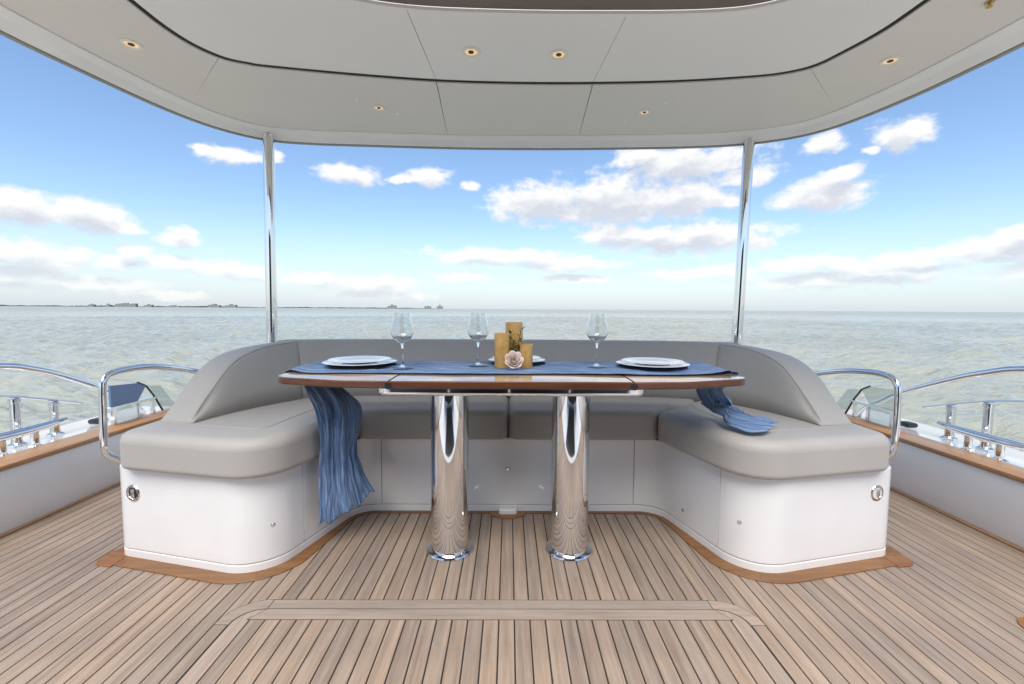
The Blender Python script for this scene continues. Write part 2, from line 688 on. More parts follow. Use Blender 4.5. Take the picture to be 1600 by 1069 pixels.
def lathe(name, prof, cx, cy, m, parent=None, seg=40, angle=35):
    bm = bmesh.new()
    add_lathe(bm, prof, cx, cy, seg)
    return obj(name, bm, m, parent, angle=angle)


def fillet(poly, n=8):
    """poly: list of (x, y, radius) -> dense closed outline"""
    out = []
    N = len(poly)
    for i in range(N):
        p = Vector(poly[i][:2]); r = poly[i][2]
        a = Vector(poly[i - 1][:2]); b = Vector(poly[(i + 1) % N][:2])
        if r <= 0:
            out.append(p); continue
        u = (a - p).normalized(); w = (b - p).normalized()
        ang = u.angle(w)
        if ang > PI - 0.02:
            out.append(p); continue
        tlen = min(r / math.tan(ang / 2), 0.49 * min((a - p).length, (b - p).length))
        rr = tlen * math.tan(ang / 2)
        c = p + (u + w).normalized() * (rr / math.sin(ang / 2))
        p0, p1 = p + u * tlen - c, p + w * tlen - c
        da = math.atan2(p0.x * p1.y - p0.y * p1.x, p0.dot(p1))
        for k in range(n + 1):
            t = da * k / n
            out.append(c + Vector((p0.x * math.cos(t) - p0.y * math.sin(t), p0.x * math.sin(t) + p0.y * math.cos(t))))
    return out


def offset(poly, d, closed=True):
    """move a 2D outline to its left by d (counter-clockwise outline: left = inwards)"""
    N = len(poly)
    out = []
    for i in range(N):
        p = poly[i]
        a = poly[i - 1] if (i > 0 or closed) else None
        b = poly[(i + 1) % N] if (i < N - 1 or closed) else None
        if a is None:
            a = p * 2 - b
        if b is None:
            b = p * 2 - a
        u = p - a; w = b - p
        u = u.normalized() if u.length > 1e-9 else w.normalized()
        w = w.normalized() if w.length > 1e-9 else u
        n = Vector((-(u.y + w.y), u.x + w.x))
        n = n.normalized() if n.length > 1e-9 else Vector((-u.y, u.x))
        cs = max(0.5, n.dot(Vector((-u.y, u.x))))
        out.append(p + n * (d / cs))
    return out


def area2(poly):
    return sum(poly[i - 1].x * poly[i].y - poly[i].x * poly[i - 1].y for i in range(len(poly)))


def ccw(poly):
    return poly if area2(poly) > 0 else poly[::-1]


def add_pad(bm, outline, z0, z1, rt=0.0, rb=0.0, seg=5, crown=0.0):
    """upholstery / slab: outline extruded z0..z1 with rounded top and bottom edges"""
    ol = ccw(outline)
    prof = []
    if rb > 0:
        for k in range(seg + 1):
            a = PI / 2 * k / seg
            prof.append((rb * (1 - math.sin(a)), z0 + rb * (1 - math.cos(a))))
    else:
        prof.append((0, z0))
    eps = min(0.0015, (z1 - z0) * 0.1)
    if rb > 0 and z0 + rb + 3 * eps < z1 - rt:
        prof.append((0, z0 + rb + eps))                # keeps the flat sides flat under smooth shading
    if rt > 0:
        if z0 + rb + 3 * eps < z1 - rt:
            prof.append((0, z1 - rt - eps))
        for k in range(seg + 1):
            a = PI / 2 * k / seg
            prof.append((rt * (1 - math.cos(a)), z1 - rt * (1 - math.sin(a))))
    else:
        prof.append((0, z1))
    if crown:
        prof.append((rt + 0.03, z1 + crown * 0.6))
        prof.append((rt + 0.07, z1 + crown))
    rings = []
    for (ins, z) in prof:
        pts = offset(ol, ins) if ins > 1e-6 else ol
        rings.append([bm.verts.new((p.x, p.y, z)) for p in pts])
    n = len(ol)
    for a, b in zip(rings, rings[1:]):
        for k in range(n):
            bm.faces.new((a[k], a[(k + 1) % n], b[(k + 1) % n], b[k]))
    bm.faces.new(rings[0][::-1])
    bm.faces.new(rings[-1])


def pad(name, outline, z0, z1, m, parent=None, rt=0.0, rb=0.0, seg=5, crown=0.0, angle=35):
    bm = bmesh.new()
    add_pad(bm, outline, z0, z1, rt, rb, seg, crown)
    return obj(name, bm, m, parent, angle=angle)


def strip_wall(name, path, thick, z0, z1, m, parent, bev=0.004):
    """a wall panel that follows an open 2D path; thickness to the left"""
    a = path
    b = offset(path, thick, closed=False)
    outline = list(a) + list(b[::-1])
    return pad(name, outline, z0, z1, m, parent, rt=bev, rb=0.001, seg=2)


def ring_between(name, pa, pb, z, thick, m, parent):
    """flat slab between two 3D-plan polylines of the same length"""
    n = len(pa)
    vs, fs = [], []
    for zz in (z, z + thick):
        for p in pa:
            vs.append((p.x, p.y, zz))
        for p in pb:
            vs.append((p.x, p.y, zz))
    for i in range(n - 1):
        fs.append((i, i + 1, n + i + 1, n + i))
        fs.append((2 * n + i, 3 * n + i, 3 * n + i + 1, 2 * n + i + 1))
        fs.append((i, 2 * n + i, 2 * n + i + 1, i + 1))
        fs.append((n + i, n + i + 1, 3 * n + i + 1, 3 * n + i))
    fs.append((0, n, 3 * n, 2 * n))
    fs.append((n - 1, 3 * n - 1, 4 * n - 1, 2 * n - 1))
    return pyobj(name, vs, fs, m, parent, smooth=False)


def sweep_profile(name, path, prof, m, parent, closed_prof=True):
    """sweep (offset_right, z) profile along an open plan path (offset to the right = outwards)"""
    rings = []
    for (o, z) in prof:
        q = offset(path, -o, closed=False)
        rings.append([(p.x, p.y, z) for p in q])
    n = len(path)
    vs = [p for r in rings for p in r]
    fs = []
    K = len(prof)
    for a in range(K if closed_prof else K - 1):
        b = (a + 1) % K
        for i in range(n - 1):
            fs.append((a * n + i, a * n + i + 1, b * n + i + 1, b * n + i))
    if closed_prof:
        fs.append(tuple(a * n for a in range(K)))
        fs.append(tuple(a * n + n - 1 for a in reversed(range(K))))
    return pyobj(name, vs, fs, m, parent, angle=40)


def V2(*a):
    return [Vector(p) for p in a]


# ------------------------------------------------------------------ the sea
SEA_Z = -1.75
rng = np.random.default_rng(3)
fine_az = np.linspace(-1.02, 1.02, 700)
coarse = np.linspace(1.02, 2 * PI - 1.02, 60)[1:]
azs = np.concatenate([fine_az, coarse])            # last equals -1.15 + 2 pi: wraps to the first
rad = [3.4]
while rad[-1] < 170:
    rad.append(rad[-1] * 1.0052)
while rad[-1] < 60000:
    rad.append(rad[-1] * 1.09)
rad = np.array(rad)
A, Rr = np.meshgrid(azs[:-1], rad)
X, Y = Rr * np.sin(A), Rr * np.cos(A) + 0.0
Hh = np.zeros_like(X)
for k in range(64):
    lam = 0.42 * (15 ** rng.random())
    th = rng.normal(0.35, 0.55)                     # wind sea coming over the quarter
    amp = 0.0088 * lam ** 0.80 * (0.5 + rng.random())
    ph = rng.random() * 2 * PI
    kx, ky = math.sin(th) * 2 * PI / lam, math.cos(th) * 2 * PI / lam
    s = np.sin(kx * X + ky * Y + ph)
    cell = np.maximum(Rr * 0.0052, 1e-6)
    fadek = np.clip(lam / (cell * 3.0) - 0.4, 0, 1)
    Hh += amp * (2 * ((s + 1) / 2) ** 1.5 - 1) * fadek
co = np.stack([X, Y, Hh + SEA_Z], -1).reshape(-1, 3)
nr, na = X.shape
i0 = np.arange(nr - 1)[:, None] * na
j0 = np.arange(na)[None, :]
j1 = (j0 + 1) % na
quads = np.stack([i0 + j0, i0 + na + j0, i0 + na + j1, i0 + j1], -1).reshape(-1, 4)
co = np.concatenate([co, [[0, 0, SEA_Z]]])
me = bpy.data.meshes.new('sea')
cap_tris = np.stack([np.full(na, len(co) - 1), np.arange(na), (np.arange(na) + 1) % na], -1)
nq, ntc = len(quads), len(cap_tris)
me.vertices.add(len(co))
me.vertices.foreach_set('co', co.astype(np.float32).ravel())
me.loops.add(nq * 4 + ntc * 3)
me.loops.foreach_set('vertex_index', np.concatenate([quads.ravel(), cap_tris.ravel()]).astype(np.int32))
me.polygons.add(nq + ntc)
me.polygons.foreach_set('loop_start', np.concatenate([np.arange(nq) * 4, nq * 4 + np.arange(ntc) * 3]).astype(np.int32))
me.polygons.foreach_set('use_smooth', np.ones(nq + ntc, dtype=bool))
me.update()
me.validate()
me.materials.append(MATS['sea_water'])
sea = bpy.data.objects.new('sea', me)
C.objects.link(sea)
struct(sea)

# ------------------------------------------------------------------ far shore with buildings
DIST = 4200.0


def far(px, d=DIST):
    r = ray(px, 481)
    r.z = 0
    r.normalize()
    return r * d


ppm = DIST / F


def shore_len(px):
    return (Vector(((px - CX) / F, 1.0))).length


pts = list(range(-420, 694, 3))
vs, fs = [], []
for i, px in enumerate(pts):
    f0 = far(px, DIST * shore_len(px))
    f1 = f0 * 1.12
    h = 7.0 + 5.0 * mnoise.noise(Vector((px * 0.05, 1.7, 0))) + 4.0 * mnoise.noise(Vector((px * 0.33, 5.1, 0)))
    h = 1.25 * max(2.5, h) * (1.25 if px < 330 else 0.85) * min(1.0, (696 - px) / 40 + 0.25)
    for (p, z) in ((f0 * 0.998, SEA_Z - 0.5), (f0, SEA_Z + h * 0.8), (f0 * 1.02, SEA_Z + h), (f1, SEA_Z - 0.5)):
        vs.append((p.x, p.y, z))
    if i:
        for k in range(3):
            a = (i - 1) * 4 + k
            fs.append((a, a + 4, a + 5, a + 1))
shore = struct(pyobj('shore', vs, fs, 'land', smooth=False))
BLD = [(142, 8, 24, 'dark low house block standing alone at the left end of the far shore'),
       (168, 7, 26, 'narrow dark block just left of the longest building on the far shore'),
       (196, 32, 32, 'longest dark building on the far shore'),
       (231, 12, 24, 'small grey block just right of the longest building on the far shore'),
       (272, 16, 17, 'low pale building midway along the far shore left of the mast'),
       (334, 18, 29, 'first of two adjoining grey blocks on the shore near the left column'),
       (360, 17, 29, 'second of two adjoining grey blocks on the shore, nearer the left column'),
       (612, 13, 34, 'tall grey building on the far shore seen left of the first wine glass'),
       (668, 10, 24, 'grey block second from the right end of the far shore'),
       (687, 9, 34, 'narrow tower at the very right end of the far shore')]
for (px, w, h, lab) in BLD:
    sl = shore_len(px)
    p = far(px, DIST * sl * 0.997)
    wm = w * ppm
    ang = math.atan2(p.x, p.y)
    b = thing('far_building', lab, 'building', (p.x, p.y, SEA_Z), 'buildings on the far shore')
    b.rotation_euler = (0, 0, 0)
    bm = bmesh.new()
    n = max(1, int(w / 6))
    for k in range(n):
        a = -wm / 2 + wm * k / n
        hh = h * (0.72 + 0.28 * ((k * 7 + px) % 3) / 2)
        add_box(bm, a, a + wm / n * 0.96, 0, 30, 0, hh)
    o = obj('block', bm, 'concrete_far', None, smooth=False)
    o.parent = b
    bm = bmesh.new()
    add_box(bm, -wm * 0.12, wm * 0.12, 5, 18, h * 0.70, h * 1.14)
    o = obj('roof_plant', bm, 'concrete_far', None, smooth=False)
    o.parent = b

# ------------------------------------------------------------------ the deck: caulked teak planks
DX0, DX1 = -2.21, 2.17
deck = struct(box('deck', DX0 - 0.02, DX1 + 0.02, -2.6, 3.35, -0.06, -0.0028, 'caulk'))
P, GAP = 0.0500, 0.0037
YT = 0.62                          # the teak ends where the added white bounce deck begins


def plank_mesh(y0, y1, w=P - GAP, mat='teak_deck', key={}):
    k = (round(y0, 3), round(y1, 3), round(w, 4), mat)
    if k not in key:
        bm = bmesh.new()
        c = 0.0008
        z0, z1 = -0.0024, 0.0
        q = [(-w / 2, y0, z0), (w / 2, y0, z0), (w / 2, y1, z0), (-w / 2, y1, z0),
             (-w / 2 + c, y0 + c, z1), (w / 2 - c, y0 + c, z1), (w / 2 - c, y1 - c, z1), (-w / 2 + c, y1 - c, z1)]
        bv = [bm.verts.new(p) for p in q]
        for f in ((4, 5, 6, 7), (0, 1, 5, 4), (1, 2, 6, 5), (2, 3, 7, 6), (3, 0, 4, 7)):
            bm.faces.new([bv[i] for i in f])
        bmesh.ops.recalc_face_normals(bm, faces=bm.faces)
        me = bpy.data.meshes.new('plank')
        bm.to_mesh(me); bm.free()
        me.materials.append(MATS[mat])
        key[k] = me
    return key[k]


def plank(x, y0, y1, w=P - GAP, mat='teak_deck'):
    o = bpy.data.objects.new('plank', plank_mesh(y0, y1, w, mat))
    o.location = (x, 0, 0)
    C.objects.link(o)
    o.parent = deck
    return o


XOL, XOR = -0.927, 0.823           # outer limits of the flush hatch's margin (on plank joints)
XAL, XAR = -0.800, 0.692           # ends of the straight board across
YE, YM, YA = 1.378, 1.4530, 1.5005


def flat_piece(name, outline, m, parent, z1=0.0, z0=-0.0024):
    return pad(name, outline, z0, z1, m, parent, rt=0.0008, seg=1)


def arc_y(x, ra, rb):
    """rear edge of the margin at x: straight across, quarter ellipses at both ends"""
    if XAL <= x <= XAR:
        return YE + rb
    q = (XAL - x) / ra[0] if x < XAL else (x - XAR) / ra[1]
    return YE + rb * math.sqrt(max(0.0, 1 - min(1.0, q) ** 2))


RO_ = (XAL - XOL, XOR - XAR)
RI_ = (RO_[0] - 0.045, RO_[1] - 0.045)
SXI = (XAL - RI_[0], XAR + RI_[1])  # outer edges of the boards along the hatch sides
HXI = (-0.827, 0.723)
hg = GAP / 2
k = -60
while True:
    a_, b_ = -0.027 + P * k, -0.027 + P * (k + 1)
    k += 1
    if a_ > DX1 - 0.02:
        break
    a_, b_ = max(a_, DX0 + 0.004), min(b_, DX1 - 0.004)
    if b_ - a_ < 0.02:
        continue
    if b_ <= XOL + 0.001 or a_ >= XOR - 0.001:
        plank((a_ + b_) / 2, YT, 3.2, b_ - a_ - GAP)
        continue
    # behind the margin
    if a_ >= XAL - 0.001 and b_ <= XAR + 0.001:
        plank((a_ + b_) / 2, YA + GAP * 0.8, 3.2, b_ - a_ - GAP)
    else:
        xs_ = np.linspace(a_ + hg, b_ - hg, 7)
        flat_piece('plank', [Vector((q, arc_y(q, RO_, YA - YE) + GAP)) for q in xs_] + V2((b_ - hg, 3.2), (a_ + hg, 3.2)), 'teak_deck', deck)
    # in front, outside and inside the hatch
    for z0_, z1_, ye in ((XOL, SXI[0], YE - GAP), (HXI[0], HXI[1], 1.3985), (SXI[1], XOR, YE - GAP)):
        c0, c1 = max(a_, z0_), min(b_, z1_)
        if c1 - c0 > 0.012:
            plank((c0 + c1) / 2, YT, ye, c1 - c0 - GAP)
flat_piece('margin_board', V2((XAL + 0.0022, YM + 0.0034), (XAR - 0.0022, YM + 0.0034), (XAR - 0.0022, YA - 0.001), (XAL + 0.0022, YA - 0.001)), 'teak_margin', deck)
flat_piece('margin_board', V2((HXI[0] - 0.007, 1.4030), (HXI[1] + 0.007, 1.4030), (XAR - 0.002, YM - 0.0010), (XAL + 0.002, YM - 0.0010)), 'teak_margin', deck)
for e, s in ((0, -1), (1, 1)):
    xa = (XAL, XAR)[e]
    th = np.linspace(0, PI / 2, 14)
    oc_ = [Vector((xa + s * RO_[e] * math.cos(t), YE + (YA - YE) * math.sin(t))) for t in th]
    ic_ = [Vector((xa + s * RI_[e] * math.cos(t), YE + (YM + 0.0025 - YE) * math.sin(t))) for t in th]
    flat_piece('corner_board', oc_ + ic_[::-1], 'teak_margin', deck)
    ii = [Vector((xa + s * (RI_[e] - 0.0045) * math.cos(t), YE - 0.003 + (YM - YE) * math.sin(t))) for t in th]
    flat_piece('margin_board', V2((HXI[e] + s * 0.0022, YT), (SXI[e] - s * 0.0045, YT)) + ii[:-1] + V2((xa + s * 0.002, YM - 0.003), (HXI[e] + s * 0.0125, 1.4015), (HXI[e] + s * 0.0022, 1.3965)), 'teak_cap_grey', deck)


def rect(x0, x1, y0, y1):
    return V2((x0, y0), (x1, y0), (x1, y1), (x0, y1))


# recessed lift slot in the margin board
box('lift_slot', 0.44, 0.63, 1.4515, 1.4545, -0.0026, -0.0005, 'chrome_satin', deck)

# ------------------------------------------------------------------ sofa
SOFA = thing('sofa', 'large U-shaped grey upholstered sofa on a white moulded base around the table', 'sofa', (0, 2.3, 0))
ZB = 0.372
Uraw = [(-1.56, 1.775, 0.05), (-0.90, 1.612, 0.17), (-0.735, 2.185, 0.13), (0.735, 2.185, 0.13), (0.90, 1.622, 0.17), (1.565, 1.785, 0.05),
        (1.565, 2.98, 0.3), (-1.56, 2.98, 0.3)]
Uo = fillet(Uraw, 10)
nU = 11
plin = pad('plinth', Uo, 0.001, 0.034, 'gelcoat', SOFA, rt=0.003, seg=2)
core = pad('base_core', offset(ccw(Uo), 0.010), 0.0341, ZB - 0.002, 'gelcoat', SOFA)
# the visible side panels follow the outline, split at the joints the photograph shows
full = list(Uo)
if area2(full) < 0:
    flip = False
else:
    flip = True
path = [p.copy() for p in full]                    # clockwise or counter-clockwise as given


def path_len(ps):
    L = [0]
    for a, b in zip(ps, ps[1:]):
        L.append(L[-1] + (b - a).length)
    return L


PL = path_len(path)


def s_at(fn):
    return min(range(len(path)), key=fn)


def sub(s0, s1, step=0.02):
    out = []
    n = max(2, int((s1 - s0) / step) + 1)
    for k in range(n + 1):
        s = s0 + (s1 - s0) * k / n
        j = 0
        while j < len(PL) - 2 and PL[j + 1] < s:
            j += 1
        d = PL[j + 1] - PL[j]
        out.append(path[j].lerp(path[j + 1], max(0, min(1, (s - PL[j]) / d if d > 1e-9 else 0))))
    return out


def s_near(pt):
    best, bs = 9, 0
    n = 3000
    tot = PL[-1]
    pt = Vector(pt)
    pp = sub(0, tot, tot / n)
    for k, q in enumerate(pp):
        if (q - pt).length < best:
            best, bs = (q - pt).length, tot * k / (len(pp) - 1)
    return bs


cuts = [0.0005, s_near((-0.80, 1.81)), s_near(onz(597, 799, 0).xy), s_near(onz(988, 799, 0).xy), s_near(onz(1110, 872, 0).xy), s_near((1.565, 2.0)), PL[-1]]
g = 0.0022
sgn = 1 if area2(full) > 0 else -1
for a, b in zip(cuts, cuts[1:]):
    pp = sub(a + g, b - g)
    strip_wall('side_panel', pp, sgn * 0.0085, 0.0385, ZB, 'gelcoat', SOFA, bev=0.004)
# thumb latches and pop-out knobs on the panels


def fitting(px, py, y_guess, nrm, kind):
    if kind == 'big':
        c = ony(px, py, y_guess)
        rr = 0.0335
    else:
        c = ony(px, py, y_guess)
        rr = 0.0085
    bm = bmesh.new()
    if kind == 'big':
        add_lathe(bm, [(0.0, 0.0), (rr, 0.0), (rr, 0.003), (rr * 0.93, 0.006), (rr * 0.72, 0.006), (rr * 0.66, 0.0025), (0, 0.0025)], seg=36)
    else:
        add_lathe(bm, [(0.0, 0.0), (rr, 0.0), (rr, 0.004), (rr * 0.8, 0.006), (0, 0.0065)], seg=20)
    M = Matrix.Translation(c) @ Vector(nrm).to_track_quat('Z', 'Y').to_matrix().to_4x4()
    bmesh.ops.transform(bm, matrix=M, verts=bm.verts)
    o = obj('latch' if kind == 'big' else 'knob', bm, 'chrome', SOFA)
    if kind == 'big':
        for nm, mt, q in (('latch_well', 'dark_plastic', (-0.021, 0.021, -0.019, 0.019, 0.0026, 0.0036)), ('latch_lever', 'chrome', (-0.006, 0.011, -0.016, 0.016, 0.0037, 0.0085))):
            bm = bmesh.new()
            add_box(bm, *q, bev=0.001)
            bmesh.ops.transform(bm, matrix=M, verts=bm.verts)
            w = obj(nm, bm, mt, o)
            w.matrix_parent_inverse = Matrix()


def front_y(x):
    return 1.775 - (x + 1.56) * (1.775 - 1.612) / 0.66 if x < 0 else 1.785 - (1.565 - x) * (1.785 - 1.622) / 0.665


nl = Vector((-0.163, -0.66, 0)).normalized()
nr_ = Vector((0.163, -0.665, 0)).normalized()
fitting(209, 770, front_y(-1.49) - 0.002, nl, 'big')
fitting(1369, 770, front_y(1.51) - 0.004, nr_, 'big')
fitting(427, 820, 1.648, Vector((0.25, -1, 0)), 'small')
fitting(1155, 816, 1.650, Vector((-0.15, -1, 0)), 'small')
fitting(793, 733, 2.183, Vector((0, -1, 0)), 'small')
fitting(1020, 736, 2.172, Vector((-0.15, -1, 0)), 'small')
fitting(1068, 797, 1.932, Vector((-0.96, -0.28, 0)), 'small')

# seat cushions
ZS0, ZS1 = ZB + 0.003, 0.522
for s, y0 in ((-1, 1.70), (1, 1.712)):
    ol = fillet([(s * 1.508, y0 + 0.012, 0.07), (s * 0.872, y0 - 0.125, 0.17), (s * 0.702, 2.128, 0.06), (s * 1.03, 2.43, 0.0), (s * 1.25, 2.62, 0.0), (s * 1.508, 2.62, 0.06)], 8)
    cu = pad('seat_cushion', ol, ZS0, ZS1, 'vinyl', SOFA, rt=0.042, rb=0.022, seg=6, angle=60)
    sp = resample(catmull([Vector((s * 1.30, 1.835, 0)), Vector((s * 1.15, 1.80, 0)), Vector((s * 1.02, 1.775, 0)), Vector((s * 0.965, 1.80, 0)), Vector((s * 0.945, 1.95, 0)), Vector((s * 0.915, 2.17, 0)), Vector((s * 0.93, 2.26, 0))], 8), 60)
    o = tube('seam', [Vector((p.x, p.y, ZS1 + 0.0004)) for p in sp], 0.0026, 'vinyl', cu, seg=8)
    # rear seat
    ol = fillet([(s * 0.0025, 2.128, 0.045), (s * 0.697, 2.128, 0.045), (s * 1.022, 2.428, 0.045), (s * 1.0, 2.66, 0.045), (s * 0.0025, 2.66, 0.045)], 6)
    pad('seat_cushion', ol, ZS0, ZS1 - 0.003, 'vinyl', SOFA, rt=0.032, rb=0.02, seg=6, angle=60)


def section(ib, rd, ot, ob, r=0.028):
    """closed cross-section (inner base, ridge, outer top, outer base) with rounded top corners"""
    ib, rd, ot, ob = map(Vector, (ib, rd, ot, ob))
    out = [ib, ib.lerp(rd, 0.35) + (ib - ob).normalized() * 0.008, ib.lerp(rd, 0.75) + (ib - ob).normalized() * 0.006]
    for (p, a, b) in ((rd, ib, ot), (ot, rd, ob)):
        u, w = (a - p), (b - p)
        lu, lw = min(r, u.length * 0.45), min(r, w.length * 0.45)
        p0, p1 = p + u.normalized() * lu, p + w.normalized() * lw
        for k in range(6):
            t = k / 5
            out.append(p0 * (1 - t) ** 2 + p * 2 * t * (1 - t) + p1 * t * t)
        if p is rd:
            out.append(rd.lerp(ot, 0.5) + Vector((0, 0, 0.004)))
    out.append(ob)
    return out


def loft(name, sections, m, parent, sub_n=6, angle=50, r=0.028, rend=True):
    cols = list(zip(*sections))
    curves = [catmull(c, sub_n) for c in cols]
    secs = [section(*q, r=r) for q in zip(*curves)]
    if rend:                                         # soften both ends
        for idx, nb, in ((0, 1), (-1, -2)):
            c = sum(secs[idx], Vector()) / len(secs[idx])
            d = (c - sum(secs[nb], Vector()) / len(secs[nb])).normalized()
            e1 = [c + (p - c) * 0.955 + d * 0.010 for p in secs[idx]]
            if idx == 0:
                secs.insert(0, e1)
            else:
                secs.append(e1)
    n = len(secs[0])
    vs = [p for s_ in secs for p in s_]
    fs = []
    for i in range(len(secs) - 1):
        for k in range(n):
            fs.append((i * n + k, i * n + (k + 1) % n, (i + 1) * n + (k + 1) % n, (i + 1) * n + k))
    fs.append(tuple(range(n)))
    fs.append(tuple((len(secs) - 1) * n + k for k in reversed(range(n))))
    return pyobj(name, vs, fs, m, parent, angle=180)


zb = ZS1 - 0.006
for s in (-1, 1):
    S = lambda x, y, z: (s * x, y, z)
    secs = [(S(1.302, 1.862, zb), S(1.305, 1.868, zb + .032), S(1.445, 1.885, zb + .026), S(1.460, 1.885, zb)),
            (S(1.275, 1.97, zb), S(1.302, 1.972, .632), S(1.452, 1.975, .606), S(1.475, 1.98, zb)),
            (S(1.222, 2.12, zb), S(1.285, 2.135, .752), S(1.452, 2.13, .720), S(1.485, 2.14, zb)),
            (S(1.150, 2.26, zb), S(1.235, 2.31, .806), S(1.440, 2.33, .778), S(1.49, 2.34, zb)),
            (S(1.085, 2.372, zb), S(1.150, 2.462, .823), S(1.335, 2.60, .806), S(1.40, 2.66, zb))]
    bk = loft('backrest', secs, 'vinyl', SOFA, r=0.03)
    rdg = resample(catmull([Vector(q[1]) for q in secs], 8), 60)
    tube('seam', [p + Vector((s * 0.004, 0, -0.0075)) for p in rdg[1:-1]], 0.0022, 'vinyl', bk, seg=8)
secs = []
for xx, yi in ((-1.078, 2.385), (-0.93, 2.452), (-0.70, 2.49), (0, 2.515), (0.70, 2.49), (0.93, 2.452), (1.078, 2.385)):
    k = abs(xx) / 1.078
    f = 1 + 0.065 * k ** 3
    secs.append(((xx, yi, zb - 0.003), (xx * f, yi + 0.088, .824), (xx * (1 + 0.24 * k ** 3), yi + 0.24, .812), (xx * (1 + .27 * k ** 3), yi + 0.27, zb - 0.003)))
loft('backrest', secs, 'vinyl', SOFA, r=0.03)
# moulded white shell behind the backrests
sh = [Vector(p) for p in ((-1.545, 2.35), (-1.545, 2.62), (-1.48, 2.76), (-1.33, 2.86), (-1.0, 2.885), (0, 2.895), (1.0, 2.885), (1.33, 2.86), (1.48, 2.76), (1.545, 2.62), (1.545, 2.35))]
strip_wall('back_shell', resample(catmull(sh, 6), 60), -0.03, ZB + 0.001, 0.60, 'gelcoat', SOFA, bev=0.01)

# varnished teak trim let into the deck round the sofa base, in lengths
trim_path = [p.copy() for p in path]
s_a, s_b = s_near((-1.56, 1.83)), s_near((1.565, 1.84))
seq = sub(0.0, s_near((1.565, 1.85)), 0.015)
seq = [Vector((-1.562, 1.83))] + seq if (seq[0] - Vector((-1.562, 1.83))).length > 0.02 else seq
wdt = []
for p in seq:
    t = max(0.0, min(1.0, (p.y - 1.75) / 0.42)) if abs(p.x) < 0.95 else 0.0
    wdt.append(0.062 * (1 - t) + 0.022 * t)
nout = []
for i, p in enumerate(seq):
    a = seq[max(0, i - 1)]; b = seq[min(len(seq) - 1, i + 1)]
    d = (b - a).normalized()
    nn = Vector((d.y, -d.x)) * sgn
    nout.append(p + nn * wdt[i])
LS = path_len(seq)
tot = LS[-1]
joints = [0.0, 0.66, 1.28, 1.95, tot - 1.95, tot - 1.28, tot - 0.68, tot]


def idx_at(s):
    return min(range(len(LS)), key=lambda k: abs(LS[k] - s))


for a, b in zip(joints, joints[1:]):
    i, j = idx_at(a), idx_at(b)
    inn_ = [p + (q - p) * -0.15 for p, q in zip(seq[i:j + 1], nout[i:j + 1])]
    outl = nout[i:j + 1]
    flat_piece('trim_board', inn_ + outl[::-1], 'teak_trim', deck, z1=0.0045, z0=0.0005)
# rounded ears where the trim ends beside the base
for s, (ex, ey) in ((-1, (-1.555, 1.80)), (1, (1.56, 1.81))):
    flat_piece('trim_board', fillet([(ex + s * 0.068, ey - 0.092, 0.05), (ex - s * 0.03, ey - 0.110, 0.0), (ex - s * 0.03, ey + 0.05, 0.0), (ex + s * 0.040, ey + 0.045, 0.03)], 8), 'teak_trim', deck, z1=0.0062, z0=0.0005)
# drain notch in the middle of the rear face
flat_piece('drain_trim', [Vector((0.0 + 0.088 * math.cos(th), 2.166 + 0.062 * math.sin(th))) for th in np.linspace(PI, 2 * PI, 18)], 'teak_trim', deck, z1=0.0066, z0=0.0005)
dr = pad('drain_spout', fillet([(-0.046, 2.19, 0), (-0.046, 2.14, 0.018), (0.046, 2.14, 0.018), (0.046, 2.19, 0)], 5), 0.007, 0.030, 'gelcoat', SOFA, rt=0.006, seg=3)
# end of another teak trim just inside the right edge of the picture
ee = [Vector((1.690 + 0.055 * math.cos(th), 1.352 + 0.06 * math.sin(th))) for th in np.linspace(PI / 2, 3 * PI / 2, 14)]
flat_piece('trim_board', ee + V2((2.1, 1.292), (2.1, 1.412)), 'teak_trim', deck, z1=0.0045, z0=0.0005)

# ------------------------------------------------------------------ table
TZ = 0.752
TB = thing('table', 'varnished wooden table with folding end leaves on two polished steel pedestals', 'table', (0.008, 1.835, 0))
TX0, TX1, SXL, SXR = -0.852, 0.885, -0.412, 0.432


def top_piece(name, ol, parent):
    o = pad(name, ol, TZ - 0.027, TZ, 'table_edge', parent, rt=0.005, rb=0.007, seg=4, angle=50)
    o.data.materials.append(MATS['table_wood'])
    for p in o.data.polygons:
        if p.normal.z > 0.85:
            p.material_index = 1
    return o


cen = top_piece('table_top', V2((SXL + 0.0012, 1.545), (SXR - 0.0012, 1.545), (SXR - 0.0012, 2.120), (SXL + 0.0012, 2.120)), TB)
lf = top_piece('leaf', fillet([(SXL - 0.0012, 1.5455, 0), (SXL - 0.0012, 2.1195, 0), (TX0, 2.085, 0.07), (TX0, 1.632, 0.075), (-0.60, 1.5565, 0.2)], 8), TB)
rf = top_piece('leaf', fillet([(SXR + 0.0012, 1.5455, 0), (0.62, 1.5565, 0.2), (TX1, 1.645, 0.075), (TX1, 2.085, 0.07), (SXR + 0.0012, 2.1195, 0)], 8), TB)
for sx in (SXL, SXR):
    tube('hinge', [(sx, 1.5425, TZ - 0.016), (sx, 1.556, TZ - 0.016)], 0.0125, 'dark_plastic', TB, seg=20)
fr = pad('frame', fillet([(-0.47, 1.585, 0.04), (0.49, 1.585, 0.04), (0.49, 2.06, 0.04), (-0.47, 2.06, 0.04)], 6), 0.692, TZ - 0.0275, 'chrome', TB, rt=0.008, rb=0.012, seg=4)
for px_ in (-0.240, 0.256):
    pe = lathe('pedestal', [(0.0775, 0.012), (0.0775, 0.690)], px_, 1.835, 'chrome', TB, seg=72)
    lathe('flange', [(0.098, 0.0005), (0.099, 0.004), (0.096, 0.009), (0.088, 0.0125), (0.0785, 0.0135)], px_, 1.835, 'chrome', pe, seg=64)

# ------------------------------------------------------------------ blue gauze runner


